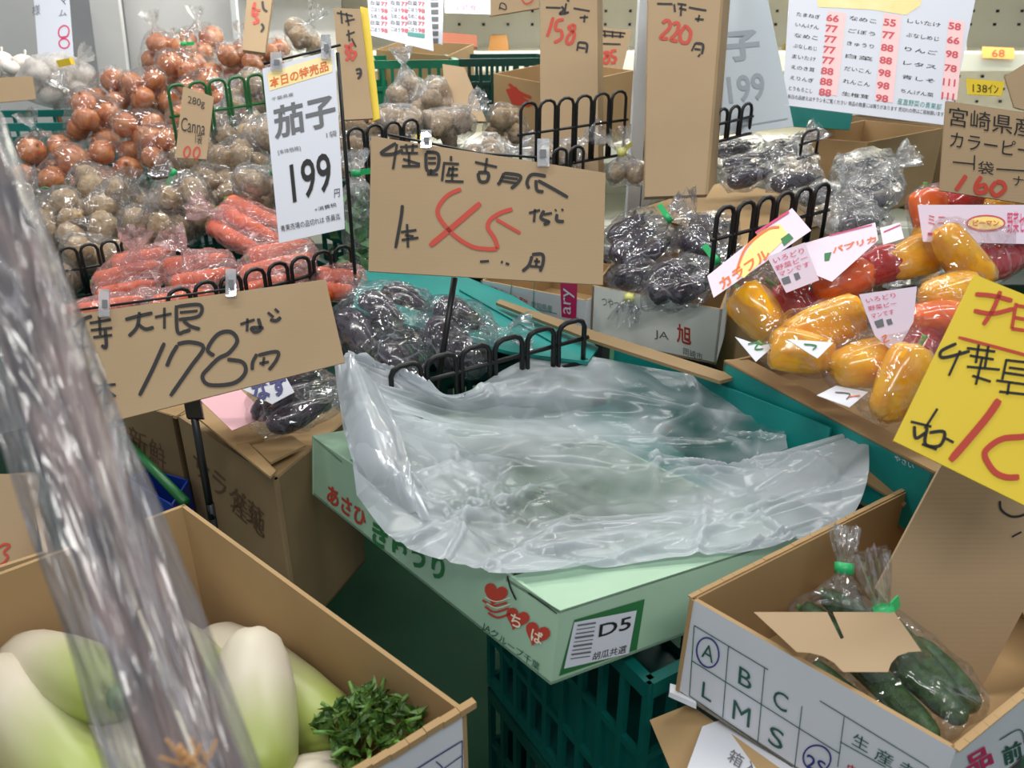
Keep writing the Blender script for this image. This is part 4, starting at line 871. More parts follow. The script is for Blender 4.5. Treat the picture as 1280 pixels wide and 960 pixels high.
s8, pl = board('price_sign', 'narrow cardboard sign reading 35 with a yellow edge, right of the 199 sign', 'sign', [(417, 10), (450, 11), (466, 148), (427, 150)], (1.9, 1.9, 1.86), SIGNK, .006)
cr = (300, 0, 1280/340)
q = [pl.at(x, y, -.012) for x, y in ((450, 8), (460, 10), (475, 148), (464, 152))]; MB().hexa([p-pl.n*.003 for p in q], q).build('yellow_backing', YELLOW, s8)
marks(s8, pl, INK, strokes(pl, ([(455, 60), (530, 75)], [(475, 50), (480, 110)], [(500, 60), (512, 120)], [(495, 100), (540, 90)], [(510, 140), (515, 195)], [(500, 165), (540, 150)], [(525, 180), (545, 220)], [(545, 330), (565, 325), (568, 350), (555, 372)], [(548, 345), (566, 345)]), 1.8, cr))
marks(s8, pl, REDINK, strokes(pl, ([(490, 215), (512, 222), (498, 245), (518, 262), (498, 285)], [(540, 205), (520, 212), (522, 240), (545, 250), (525, 285)]), 2.4, cr))
s9, pl = board('price_sign', 'small slanted cardboard card on the green rack by the onions', 'sign', [(229, 108), (267, 121), (258, 199), (219, 197)], (1.98, 1.98, 1.95), SIGNK, .003)
cr = (0, 0, 1280/340)
marks(s9, pl, INK, lambda mb: (text(mb, pl, '280g', (885, 450), (965, 470), (882, 495), cr), text(mb, pl, 'Canna', (855, 550), (968, 572), (850, 615), cr), text(mb, pl, '1袋', (920, 622), (952, 628), (918, 675), cr)))
marks(s9, pl, REDINK, lambda mb: (stroke(mb, pl, ell(880, 715, 14, 25, .2), 2.2, cr), stroke(mb, pl, ell(925, 718, 14, 25, .2), 2.2, cr)))
s10, pl = board('price_sign', 'narrow brown cardboard sign at the top edge above the onions', 'sign', [(313, -60), (348, -60), (331, 66), (303, 62)], (2.6, 2.6, 2.5), SIGNK, .015)
marks(s10, pl, REDINK, strokes(pl, ([(1200, 10), (1190, 70), (1215, 60)], [(1185, 40), (1225, 50)], [(1200, 80), (1215, 100), (1190, 110)]), 2.4, cr)); marks(s10, pl, INK, strokes(pl, ([(1235, 5), (1240, 40), (1258, 55)], [(1230, 110), (1240, 130), (1228, 150)]), 1.8, cr))
s11, pl = board('price_sign', 'cardboard sign reading 160 above the bagged peppers at the right edge', 'sign', [(1183, 126), (1345, 150), (1330, 262), (1175, 238)], (1.34, 1.34, 1.34), SIGNK)
cr = (940, 0, 1280/340)
marks(s11, pl, INK, lambda mb: (text(mb, pl, '宮崎県産', (930, 500), (1330, 560), (925, 590), cr), text(mb, pl, 'カラーピーマン', (938, 618), (1480, 700), (930, 690), cr), stroke(mb, pl, [(945, 762), (1045, 772)], 2.4, cr), stroke(mb, pl, [(1048, 730), (1045, 800)], 2.2, cr), text(mb, pl, '袋', (1065, 755), (1140, 765), (1062, 815), cr), stroke(mb, pl, [(1150, 795), (1300, 805)], 2.4, cr), text(mb, pl, 'ナ', (1230, 825), (1280, 832), (1228, 872), cr)))
marks(s11, pl, REDINK, strokes(pl, ([(1008, 825), (985, 860), (960, 895)], [(1080, 830), (1055, 870), (1060, 905), (1100, 900), (1095, 870), (1062, 880)], [(1150, 855), (1125, 890), (1150, 920), (1190, 890), (1180, 860), (1150, 855)]), 3.2, cr))
# ------------------------------------------------------------------ posters
p1, pl = board('price_poster', 'large white price list poster with rows of red numbers, top right', 'poster', [(990, -60), (1232, -60), (1186, 157), (978, 131)], (1.95, 1.95, 1.9), PAPER, .002)
cr = (960, 0, 4)
marks(p1, pl, GRAD, lambda mb: poly(mb, pl, [(245, -30), (770, -30), (762, 28), (690, 75), (520, 48), (250, 35)], cr, .0006), 'print')
marks(p1, pl, mat('pale_pink_print', (246, 206, 206), .6), lambda mb: (poly(mb, pl, [(300, 55), (392, 65), (345, 480), (262, 465)], cr, .0007), poly(mb, pl, [(580, 65), (668, 78), (625, 515), (535, 500)], cr, .0007), poly(mb, pl, [(905, 95), (985, 110), (945, 500), (865, 485)], cr, .0007)), 'print')
names = [['たまねぎ', 'いんげん', 'なめこ', 'ぶなしめじ', 'まいたけ', 'えのき茸', 'えりんぎ', 'とうもろこし'], ['なめこ', 'ごぼう', 'きゅうり', '白菜', 'だいこん', 'れんこん', '生椎茸'], ['しいたけ', 'ぶなしめじ', 'りんご', 'レタス', '青しそ', 'ちんげん菜']]
prices = [['66', '77', '77', '77', '77', '88', '88', '88'], ['55', '77', '88', '88', '98', '98', '98'], ['58', '66', '98', '78', '111', '111']]
cols = [((145, 58), (-5.5, 53.0), 285, 375), ((410, 78), (-6.5, 63.0), 570, 655), ((700, 92), (-7, 70.0), 895, 975)]
def nm(mb):
    for c in range(3):
        (x0, y0), (dx, dy), xa, xb = cols[c]
        for i, s in enumerate(names[c]): X = x0+dx*i; Y = y0+dy*i; text(mb, pl, s, (X, Y), (X+(xa-x0)*.84, Y+(xa-x0)*.12), (X-3, Y+20), cr)
    text(mb, pl, '毎日の品揃えはチラシをご覧ください 商品の数量には限りがあります 売切れの際はご容赦願います', (100, 470), (880, 560), (98, 492), cr)
def pr(mb):
    for c in range(3):
        (x0, y0), (dx, dy), xa, xb = cols[c]
        for i, s in enumerate(prices[c]): X = xa+10+dx*i; Y = y0+(xa-x0)*.12-6+dy*i; text(mb, pl, s, (X, Y), (X+62, Y+8), (X-4, Y+36), cr, .03)
marks(p1, pl, INK, nm); marks(p1, pl, ROSEINK, pr)
marks(p1, pl, TEALINK, lambda mb: text(mb, pl, '産直野菜の青果部', (650, 490), (870, 520), (645, 520), cr), 'print')
p2, pl = board('price_poster', 'small white price list poster hanging at the top left of centre', 'poster', [(456, -60), (534, -60), (542, 64), (462, 44)], (2.45, 2.45, 2.4), PAPER, .002)
cr = (300, 0, 1280/340)
def sm(mb, red):
    for i in range(6):
        y = -30+i*31
        for x in (615, 710, 790):
            if red: text(mb, pl, ('66', '77', '98')[i % 3], (x+48, y+6), (x+80, y+10), (x+48, y+26), cr, .02)
            else: text(mb, pl, ('なめこ', '白菜', 'ごぼう')[i % 3], (x, y), (x+44, y+6), (x, y+20), cr)
marks(p2, pl, INK, lambda mb: sm(mb, 0)); marks(p2, pl, ROSEINK, lambda mb: sm(mb, 1))
marks(p2, pl, TEALINK, lambda mb: poly(mb, pl, [(790, 150), (870, 160), (868, 180), (788, 168)], cr), 'print')
p3, pl = board('paper_sign', 'white sheet with dark grid print behind the small poster', 'poster', [(534, -60), (556, -60), (553, 56), (540, 52)], (2.6, 2.6, 2.55), PAPER, .002)
marks(p3, pl, GREYINK, lambda mb: [poly(mb, pl, [(538, y), (548, y), (548, y+6), (538, y+6)]) for y in range(-6, 50, 9)], 'print')
p4, pl = board('price_sign', 'grey back of a paper 199 sign showing through, right of the 220 sign', 'sign', [(908, -60), (948, -60), (992, 158), (900, 170)], (1.9, 1.9, 1.9), GREYPAPER, .0015)
SHOW = mat('show_through_grey', (150, 160, 170), .6)
marks(p4, pl, SHOW, lambda mb: (text(mb, pl, '子', (905, 40), (948, 36), (908, 78), bold=.04), text(mb, pl, '199', (908, 96), (954, 90), (912, 130), bold=.02), stroke(mb, pl, [(926, 158), (985, 148)], 2)))
p5, pl = board('paper_sign', 'white notice with black and pink writing at the upper left', 'poster', [(38, -60), (82, -60), (92, 72), (48, 76)], (3.2, 3.2, 3.15), PAPER, .002)
cr = (0, 0, 1280/340)
marks(p5, pl, GREYINK, lambda mb: (text(mb, pl, '様', (150, 25), (188, 20), (152, 75), cr), text(mb, pl, 'マ', (280, -20), (318, -24), (282, 25), cr), text(mb, pl, 'ム', (275, 48), (312, 44), (277, 78), cr)))
marks(p5, pl, PINKINK, lambda mb: (stroke(mb, pl, ell(300, 150, 24, 30), 1.8, cr), stroke(mb, pl, ell(302, 205, 24, 22), 1.8, cr), stroke(mb, pl, [(282, 175), (322, 170)], 1.8, cr)))
# cooler poster bits behind
p6, pl = board('paper_sign', 'white cooler poster with pale food pictures at the top, left of the 158 sign', 'poster', [(556, -60), (620, -60), (618, 18), (556, 16)], (3.4, 3.4, 3.4), PAPER, .002)
marks(p6, pl, PINKINK, lambda mb: text(mb, pl, '冷蔵食品', (566, 4), (606, 6), (566, 13)))
# ------------------------------------------------------------------ JA carton with eggplants and the print carton beside it
LZ = .965; lq = [Zp(792, 262, LZ), Zp(935, 312, LZ), Zp(1085, 262, LZ), Zp(905, 226, LZ)]
kc = carton('cardboard_box', 'closed brown carton at the foot of the 220 sign, under eggplant bags', lq, (0, 0, -.28), KRAFT, KRAFT)
MB().hexa([p-Vector((0, 0, .005)) for p in lq], lq).build('lid_flap', KRAFT, kc)
W0 = D(740, 357, 1.60); z0 = W0.z
W1 = Zp(903, 387, z0-.02); wb = W1-W0; side = Vector((-wb.y, wb.x, 0)).normalized()*.28
hgt = Vector((0, 0, -.115))
jc = carton('eggplant_carton', 'white printed carton under the bagged eggplants, left of the peppers', [W0, W1, W1+side, W0+side], hgt, mat('bright_white_box', (236, 236, 232), .5), KRAFT, .005)
pl = plane3(W0, W1, W0+hgt)
marks(jc, pl, GREYINK, lambda mb: (text(mb, pl, 'つやつや なす', (752, 370), (800, 384), (752, 382)), text(mb, pl, 'JA', (818, 412), (836, 416), (818, 424))), 'print')
marks(jc, pl, REDINK, lambda mb: text(mb, pl, '旭', (846, 404), (864, 409), (846, 428), bold=.02), 'print')
marks(jc, pl, GREYINK, lambda mb: text(mb, pl, '岡崎市', (854, 434), (878, 442), (854, 443)), 'print')
X0 = Zp(600, 356, .88); X1 = Zp(735, 392, .88)
X0 = D(601, 355, 1.66); X1 = D(732, 358, 1.66); X1.z = X0.z
q = [D(601, 350, 1.72), D(734, 350, 1.58)]; q[1].z = q[0].z; sd = Vector((.16, .2, 0))
pc = carton('printed_carton', 'white carton with a magenta band below the 45 sign', [q[0], q[1], q[1]+sd, q[0]+sd], (0, 0, -.085), WHITEBOX, KRAFT, .004)
pl = plane3(q[0], q[1], q[0]-Vector((0, 0, .08)))
marks(pc, pl, MAGINK, lambda mb: poly(mb, pl, [(700, 350), (722, 350), (720, 399), (702, 396)]), 'print')
marks(pc, pl, PAPER, lambda mb: text(mb, pl, 'ary', (704, 392), (704, 360), (718, 394), h=.0016), 'lettering')
marks(pc, pl, REDINK, lambda mb: text(mb, pl, '甘藷 北あかり 風味', (612, 356), (660, 374), (610, 372)), 'print')
marks(pc, pl, TEALINK, lambda mb: (stroke(mb, pl, [(612, 374), (696, 392)], 1.2), stroke(mb, pl, [(668, 352), (666, 384)], 1), stroke(mb, pl, [(640, 352), (638, 368)], 1), text(mb, pl, '愛知県産', (664, 376), (690, 382), (664, 384))), 'print')
# kraft flap strip in front of both cartons
o, pl = board('cardboard_strip', 'long brown cardboard strip in front of the white eggplant carton', 'cardboard', [(620, 374), (742, 408), (912, 472), (880, 482)], (1.55, 1.48, 1.33), KRAFT, .006)
bpy.data.objects.remove(o.children[0])
pl = Plane(D(742, 415, 1.45), (0, -.1, 1)); q = [pl.at(x, y) for x, y in ((625, 374), (742, 413), (902, 464), (930, 468), (900, 476), (735, 423), (620, 378))]
MB().hexa([p-Vector((0, 0, .006)) for p in q], q).build('board', OLDK, o)
# ------------------------------------------------------------------ teal cartons (eggplants, peppers)
zr = .875
P0 = Zp(905, 452, zr); P1_ = Zp(1168, 592, zr); pe = (P1_-P0).normalized(); ps = Vector((-pe.y, pe.x, 0))
if ps.x < 0: ps = -ps
ps = (ps*.34)
pcn = carton('pepper_carton', 'teal carton with tan inside holding the bagged peppers', [P0, P1_, P1_+ps, P0+ps], (0, 0, -.10), TEALBOX, KRAFT, .005)
MB().hexa([P0+Vector((0, 0, -.002)), P1_+Vector((0, 0, -.002)), P1_+ps*.14+Vector((0, 0, -.008)), P0+ps*.14+Vector((0, 0, -.008))], [P0+Vector((0, 0, .003)), P1_+Vector((0, 0, .003)), P1_+ps*.14+Vector((0, 0, -.003)), P0+ps*.14+Vector((0, 0, -.003))]).build('top_flap', KRAFT, pcn)
pl = plane3(P0, P1_, P0-Vector((0, 0, .1)))
marks(pcn, pl, PAPER, lambda mb: text(mb, pl, 'やさい', (1118, 568), (1142, 580), (1118, 575)), 'lettering')
# bed inside the pepper carton (its raised tray)
MB().hexa([P0+ps*.1-Vector((0, 0, .045)), P1_+ps*.1-Vector((0, 0, .045)), P1_+ps-Vector((0, 0, .045)), P0+ps-Vector((0, 0, .045))], [P0+ps*.1-Vector((0, 0, .04)), P1_+ps*.1-Vector((0, 0, .04)), P1_+ps-Vector((0, 0, .04)), P0+ps-Vector((0, 0, .04))]).build('tray_pad', KRAFT, pcn)
# empty teal crate between it and the cucumber carton
q0 = Zp(1172, 612, .80); q1 = Zp(1090, 575, .80)
o, pl = board('cardboard_strip', 'short tan cardboard strip below the teal pepper carton', 'cardboard', [(1075, 562), (1160, 604), (1130, 632), (1062, 590)], (1.12, 1.06, 1.10), KRAFT, .005)
ta, tb_ = P0-pe*.30, P0+pe*.24; ta.z = .800; tb_.z = .868; tn = -ps.normalized()
ta += tn*.008; tb_ += tn*.008
tr_ = thing('teal_tray', 'empty teal tray between the cucumber carton and the pepper carton', 'tray', Vector(((ta.x+tb_.x)/2, (ta.y+tb_.y)/2, .665)))
za, zb = Vector((ta.x, ta.y, .665)), Vector((tb_.x, tb_.y, .665))
MB().hexa([ta, tb_, zb, za], [p+tn*.004 for p in (ta, tb_, zb, za)]).build('side_panel', TEALBOX, tr_)
MB().hexa([za, zb, zb+tn*.2, za+tn*.2], [p+Vector((0, 0, .004)) for p in (za, zb, zb+tn*.2, za+tn*.2)]).build('base_panel', TEALBOX, tr_)
q = [Zp(825, 530, .70), Zp(870, 520, .71), Zp(975, 580, .69), Zp(930, 590, .70)]; MB().hexa([p-Vector((0, 0, .004)) for p in q], q).build('loose_flap', KRAFT, tr_)
pl = plane3(D(462, 340, 1.68), D(745, 436, 1.44), D(480, 380, 1.50))
q = [pl.at(x, y) for x, y in ((455, 338), (575, 343), (642, 370), (748, 434), (735, 452), (640, 440), (560, 420), (440, 385))]
o = thing('eggplant_tray', 'teal carton flap with white print behind the bagged eggplants below the 45 sign', 'box', q[0])
MB().hexa([p-pl.n*.006 for p in q], q).build('outer_flap', TEALBOX, o)
MB().tube([pl.at(575, 362, .003), pl.at(700, 432, .003)], .0025, 6).build('fold_ridge', TEALBOX, o)
marks(o, pl, PAPER, lambda mb: text(mb, pl, 'SAKO', (496, 350), (526, 364), (494, 360)), 'lettering')
crate('dark crate under the bagged eggplants below the 45 sign', Zp(520, 440, .80), .44, .22, .2, R(20), TEALD)
# ------------------------------------------------------------------ wire dividers
rack('black wire divider in front of the carrots, above the 178 sign', D(205, 366, 1.38), D(440, 305, 1.62), 8, .09, BLACKP, .0042)
rack('small black wire divider beside the lower left potatoes', D(70, 312, 1.72), D(172, 296, 1.82), 4, .11, BLACKP, .0036)
rack('dark green wire divider between onions and potatoes at the far left', D(22, 238, 2.1), D(188, 222, 2.25), 8, .10, GREENP, .0036)
rack('dark green wire divider behind the small onion card', D(207, 108, 2.1), D(330, 92, 2.25), 5, .17, GREENP, .0045)
rack('black wire divider left of the 45 sign, behind the 199 sign', D(432, 162, 1.75), D(524, 148, 1.85), 4, .20, BLACKP, .0038)
rack('tall black wire divider above the right end of the 45 sign', D(649, 130, 1.68), D(785, 113, 1.8), 6, .14, BLACKP, .0036)
rack('short black wire divider behind the tall one above the 45 sign', D(690, 187, 1.6), D(732, 182, 1.62), 2, .24, BLACKP, .0036)
rack('short black wire divider right of the 220 sign', D(896, 138, 1.8), D(942, 128, 1.88), 3, .07, BLACKP, .004)
rack('small black wire divider below the big poster', D(1003, 166, 1.9), D(1026, 160, 1.93), 1, .06, BLACKP, .0036)
rack('black wire divider between the bagged eggplants and the peppers', D(895, 262, 1.34), D(1040, 228, 1.48), 6, .115, BLACKP, .0042)
rack('black wire divider in front of the eggplants, below the 45 sign', D(484, 462, 1.22), D(734, 397, 1.35), 6, .08, BLACKP, .0045)
# ------------------------------------------------------------------ vegetables in bags
OL = 'brown onion inside the clear bags heaped at the back left'
def on(n, px, py, d, lab, seed, neck=None, tape=None, r=.041, **k): rbag('onion', 'vegetable', n, px, py, d, r, FILMT, lab, OL, 'bagged onions at the back left', neck, tape, seed, **k)
on(5, 62, 195, 2.42, 'clear bag of onions nearest the far left green divider', 21, (-.2, -.2, 1))
on(6, 118, 152, 2.5, 'clear bag of onions beside the teal crate, below the garlic', 22, (-.6, .1, .8))
on(6, 178, 172, 2.45, 'clear bag of onions in the middle of the onion heap', 23)
on(6, 130, 208, 2.38, 'clear bag of onions just above the dark green divider', 24)
on(6, 188, 118, 2.65, 'clear bag of onions on the left shoulder of the onion heap', 25)
on(6, 235, 92, 2.72, 'clear bag of onions at the top of the heap, left of the card', 26, (0, 0, 1), TAPEG)
on(7, 292, 84, 2.78, 'clear bag of onions at the top of the heap behind the 199 sign', 27, (.3, -.2, .8))
on(3, 8, 222, 2.3, 'clear bag of onions cut by the left edge', 28)
on(4, 235, 165, 2.4, 'clear bag of onions behind the small slanted card', 29)
on(3, 250, 55, 2.95, 'farthest clear bag of onions against the grey wall', 30, (0, 0, 1))
on(5, 150, 120, 2.68, 'clear bag of onions behind the left shoulder of the heap', 120)
on(6, 215, 190, 2.32, 'clear bag of onions leaning on the dark green divider, right end', 121)
on(5, 90, 225, 2.30, 'clear bag of onions low down at the far left green divider', 122)
on(6, 262, 118, 2.62, 'clear bag of onions just behind the green divider top', 123)
on(6, 210, 70, 2.85, 'clear bag of onions high on the heap by the grey wall', 124, (-.3, 0, 1))
on(4, 335, 75, 2.85, 'clear bag of onions left of the 199 sign clip', 125)
on(6, 175, 145, 2.75, 'clear bag of onions deep in the middle of the heap', 126)
GL = 'white garlic bulb heaped in a net bag at the far left'
bs = pack(13, D(70, 100, 2.7), .16, .036, .45, 31)
for i, (c, q) in enumerate(bs): put('garlic%d' % (i % 2), 'garlic', c, (random.uniform(-.5, .5), random.uniform(-.5, .5), i), 2*q*.98, GL, 'vegetable', 'garlic bulbs in the net bag')
NET = film('white_net', .62, gloss=.1, rough=.4, scale=120, body=(246, 244, 242))
bag(bs, NET, 'white net bag of garlic at the far left', (.9, -.1, .6), None, 31, amp=.005)
bs = pack(8, D(10, 88, 2.72), .1, .036, .45, 32)
for i, (c, q) in enumerate(bs): put('garlic%d' % (i % 2), 'garlic', c, (random.uniform(-.5, .5), random.uniform(-.5, .5), i), 2*q*.98, 'white garlic bulb heaped at the left edge of the picture', 'vegetable', 'garlic bulbs at the left edge')
MB().tube([D(78, 78, 2.6), D(92, 76, 2.6)], .012, 8).build('yellow_tie', TAPEY, bpy.data.objects['produce_bag']) if False else None
tag(MB().box(D(82, 78, 2.6), (.022, 0, .004), (0, .012, 0), (-.002, 0, .010)).build('yellow_tag', YELLOW), 'small yellow tag on the garlic net bag', 'tag')
o, pl = board('cardboard_piece', 'tan cardboard piece in front of the garlic at the left edge', 'cardboard', [(-20, 98), (40, 95), (45, 124), (-20, 130)], (2.5, 2.52, 2.5), SIGNK)
PL_ = 'potato in the clear bags beside the onions, left side'
def po(n, px, py, d, lab, seed, neck=None, tape=None, r=.036, il=PL_, g='bagged potatoes on the left', m=None, **k): rbag('potato', 'vegetable', n, px, py, d, r, m or FILM, lab, il, g, neck, tape, seed, nv=4, **k)
po(6, 80, 272, 2.02, 'clear bag of potatoes at the far left, above the small black divider', 41, (-.6, 0, .8))
po(4, 48, 300, 1.95, 'clear bag of potatoes touching the burdock bag', 42)
po(5, 150, 262, 2.05, 'clear bag of potatoes below the onions, second from the left', 43, (.5, -.3, .8))
po(5, 195, 292, 1.92, 'clear bag of potatoes just left of the orange carrots', 44, (.2, -.4, .9))
po(4, 60, 345, 1.78, 'lowest clear bag of potatoes at the left', 45)
po(4, 30, 262, 2.1, 'clear bag of potatoes at the left edge under the divider', 46)
po(6, 262, 240, 2.06, 'clear bag of pale potatoes with a long neck, centre left', 47, (-1, -.3, .7), TAPEG)
po(7, 300, 205, 2.15, 'clear bag of potatoes below the small slanted card', 48)
po(7, 292, 160, 2.3, 'crinkled clear bag of potatoes right of the small card', 49, (0, -.2, 1), m=FILMW)
po(5, 330, 240, 2.0, 'clear bag of potatoes half hidden by the 199 sign', 50, (.4, -.5, .5), TAPEG, m=FILMW)
po(3, 120, 320, 1.86, 'clear bag of potatoes inside the small black divider', 51)
po(3, 378, 48, 2.45, 'clear bag of dark potatoes above the 199 sign', 52, (.4, 0, .6))
po(4, 452, 200, 1.98, 'clear bag of potatoes behind the black divider left of the 45 sign', 53)
po(4, 448, 160, 2.1, 'clear bag of potatoes just below the 35 sign', 54)
ML = 'potato in the crinkled bags behind the 45 sign'; MG = 'bagged potatoes behind the 45 sign'
po(5, 510, 118, 2.3, 'peaked crinkled bag of potatoes right of the 35 sign', 55, (-.1, 0, 1), il=ML, g=MG, m=FILMW, r=.03)
po(5, 560, 158, 2.12, 'crinkled bag of potatoes above the left half of the 45 sign', 56, (.6, -.4, .5), il=ML, g=MG, m=FILMW, r=.03)
po(5, 500, 158, 2.1, 'crinkled bag of potatoes left of the white clip on the 45 sign', 57, il=ML, g=MG, m=FILMW, r=.03)
po(4, 632, 158, 2.15, 'bag of pale potatoes at the left end of the tall black divider', 58, il=ML, g=MG, r=.03)
po(5, 610, 195, 1.9, 'crinkled bag of potatoes lying along the top of the 45 sign', 59, (.8, -.2, .2), il=ML, g=MG, m=FILMW, r=.028)
po(3, 700, 195, 1.85, 'bag of potatoes behind the tall black divider', 60, (.7, -.3, .5), il=ML, g=MG, m=FILMW, r=.028)
po(6, 110, 300, 1.98, 'clear bag of potatoes above the small black divider', 130)
po(6, 230, 265, 1.98, 'clear bag of potatoes behind the bag of long carrots', 131)
po(6, 120, 245, 2.15, 'clear bag of potatoes right under the dark green divider', 132)
po(6, 320, 120, 2.45, 'crinkled clear bag of potatoes behind the 199 sign, near its top', 133, m=FILMW)
po(6, 340, 180, 2.2, 'crinkled clear bag of potatoes behind the middle of the 199 sign', 134, m=FILMW)
po(5, 255, 205, 2.2, 'clear bag of potatoes at the foot of the small card', 135)
po(5, 540, 130, 2.25, 'crinkled bag of potatoes deep behind the 45 sign', 136, il='potato in the crinkled bags behind the 45 sign', g='bagged potatoes behind the 45 sign', m=FILMW)
# carrots
PINKFILM = film('carrot_film', .76, tint=(1, .93, .92), gloss=.28, rough=.1, scale=34, body=(250, 206, 206), crease=.6)
def ca(ends, lab, seed, neck=None, tape=None, dia=.038):
    b = longs('carrot', 'carrot', 'vegetable', [(D(*a), D(*c)) for a, c in ends], dia, inlab('carrot', lab), 'carrot items of the '+lab)
    bag(b, PINKFILM, lab, neck, tape, seed, amp=.008)
ca([((275, 262, 1.90), (350, 300, 1.76)), ((262, 282, 1.86), (335, 318, 1.72)), ((285, 250, 1.97), (362, 285, 1.84))], 'clear bag of long carrots left of the 199 sign', 71, (-1, .2, .3))
ca([((118, 352, 1.72), (200, 328, 1.72)), ((140, 330, 1.80), (215, 312, 1.80)), ((122, 372, 1.64), (195, 352, 1.64))], 'pinkish bag of carrots at the left, above the 178 sign', 72, (.3, -.2, 1))
ca([((205, 335, 1.70), (285, 320, 1.70)), ((215, 356, 1.62), (295, 338, 1.62))], 'bag of carrots in the middle, just behind the black divider', 73, (-.5, .2, .5))
ca([((300, 345, 1.62), (392, 318, 1.66)), ((310, 322, 1.68), (385, 302, 1.74)), ((300, 368, 1.56), (375, 345, 1.58))], 'bag of carrots behind the black divider, below the 199 sign', 74)
ca([((60, 400, 1.52), (180, 372, 1.56)), ((190, 382, 1.54), (270, 365, 1.56))], 'bag of carrots directly behind the top edge of the 178 sign', 75)
ca([((395, 345, 1.60), (450, 345, 1.62)), ((400, 365, 1.56), (445, 362, 1.58))], 'small bag of carrots at the right end of the black divider', 76)
# green vegetables bag
GV = mat('green_leaf', (60, 112, 70), .5, (120, 160, 110), 40)
gb = MB(); random.seed(44); cg = D(450, 285, 1.78); balls = []
for i in range(90):
    p = cg+Vector((random.gauss(0, .025), random.gauss(0, .03), random.gauss(0, .045))); u = Vector((random.gauss(0, 1), random.gauss(0, 1), random.gauss(0, 1))).normalized(); v = u.orthogonal().normalized()
    gb.add([p-u*.02, p-v*.011, p+u*.022, p+v*.011], [(0, 1, 2, 3)])
o = gb.build('leafy_greens', GV); tag(o, 'leafy green vegetables in the bag left of the 45 sign', 'vegetable', kind='stuff')
bag([(cg+Vector((0, 0, z)), .035) for z in (-.06, -.02, .02, .06)], FILMW, 'clear bag of leafy greens left of the 45 sign', (0, 0, 1), TAPEG, 77)
# eggplants
def eg(ends, lab, il, g, seed, neck=None, tape=None, dia=.05, m=None, **k):
    b = longs('eggplant', 'eggplant', 'vegetable', [(D(*a), D(*c)) for a, c in ends], dia, inlab('eggplant', lab), 'eggplant items of the '+lab)
    bag(b, m or FILMD, lab, neck, tape, seed, **k)
EL = 'round dark eggplant in the bags below the 45 sign'; EG = 'bagged eggplants below the 45 sign'
eg([((455, 372, 1.50), (505, 415, 1.42)), ((430, 395, 1.46), (470, 445, 1.38)), ((482, 365, 1.56), (540, 395, 1.5)), ((480, 440, 1.36), (515, 462, 1.33))], 'large clear bag of purple eggplants right of the 178 sign', EL, EG, 81, (1, -.5, 0), dia=.062, amp=.010)
eg([((545, 385, 1.48), (600, 405, 1.44)), ((535, 410, 1.42), (585, 430, 1.38)), ((560, 440, 1.36), (600, 450, 1.34))], 'clear bag of purple eggplants crossed by the black pole', EL, EG, 82, (1, -.1, .1), dia=.062, amp=.010)
EL2 = 'black eggplant in the bag with blue and white print'
eg([((315, 520, 1.2), (405, 478, 1.24)), ((335, 535, 1.16), (415, 500, 1.2)), ((320, 495, 1.26), (400, 462, 1.3))], 'clear bag of black eggplants with blue なす print, below the 178 sign', EL2, 'eggplants in the printed bag', 83, (1, .2, .1), dia=.042, m=FILMT)
eb_, pl = board('bag_print', 'white and blue print panel reading なす on the black eggplant bag', 'label', [(286, 478), (352, 462), (368, 490), (340, 505)], (1.17, 1.19, 1.14), PAPER, .001)
marks(eb_, pl, BLUEINK, lambda mb: text(mb, pl, 'なす', (312, 478), (356, 468), (318, 502), bold=.04))
RL = 'dark eggplant in the crinkled bags on the white eggplant carton'; RG = 'bagged eggplants on the white carton'
def ej(ends, lab, seed, neck=None, tape=None, **k): eg(ends, lab, RL, RG, seed, neck, tape, .048, **k)
ej([((765, 322, 1.66), (820, 282, 1.74)), ((780, 335, 1.63), (838, 300, 1.68)), ((762, 300, 1.72), (810, 268, 1.8))], 'striped looking bag of eggplants at the left of the white carton', 91, (.8, 0, .6), TAPEG, amp=.009)
ej([((820, 350, 1.55), (872, 332, 1.57)), ((838, 372, 1.50), (885, 352, 1.52)), ((812, 372, 1.52), (850, 355, 1.5))], 'crinkled bag of eggplants hanging over the front of the white carton', 92, (1, .2, .6), TAPEG, amp=.011)
ej([((850, 300, 1.66), (905, 318, 1.6)), ((862, 280, 1.74), (915, 285, 1.7))], 'bag of eggplants between the 220 sign and the black divider', 93, (-.6, 0, .8), amp=.010)
ej([((768, 352, 1.60), (815, 340, 1.6))], 'small bag of eggplant at the left corner of the white carton', 94, (-.2, -.6, -.5), TAPEY, amp=.008)
RL = 'dark eggplant in the cloudy bags below the big price poster'; RG = 'bagged eggplants below the poster'
ej([((895, 190, 2.02), (950, 178, 2.05)), ((905, 210, 1.95), (965, 195, 1.98)), ((910, 228, 1.88), (960, 215, 1.9))], 'large bag of dark eggplants right of the base of the 220 sign', 95, (1, 0, .3), amp=.012)
ej([((960, 188, 2.05), (1000, 180, 2.05)), ((965, 232, 1.86), (1020, 222, 1.88))], 'bag of eggplants behind the black divider by the peppers', 96, (.5, 0, .7), amp=.012)
ej([((1045, 205, 1.98), (1110, 195, 2.0)), ((1050, 238, 1.86), (1120, 225, 1.88)), ((1060, 262, 1.76), (1110, 250, 1.78))], 'big cloudy bag with its corner pulled up beside the 160 sign', 97, (1, 0, .75), amp=.014, m=FILMW)
ej([((1000, 248, 1.78), (1045, 240, 1.8)), ((1050, 285, 1.66), (1100, 275, 1.68))], 'cloudy crinkled bag above the pepper labels', 98, (0, -.3, .8), amp=.014, m=FILMW)
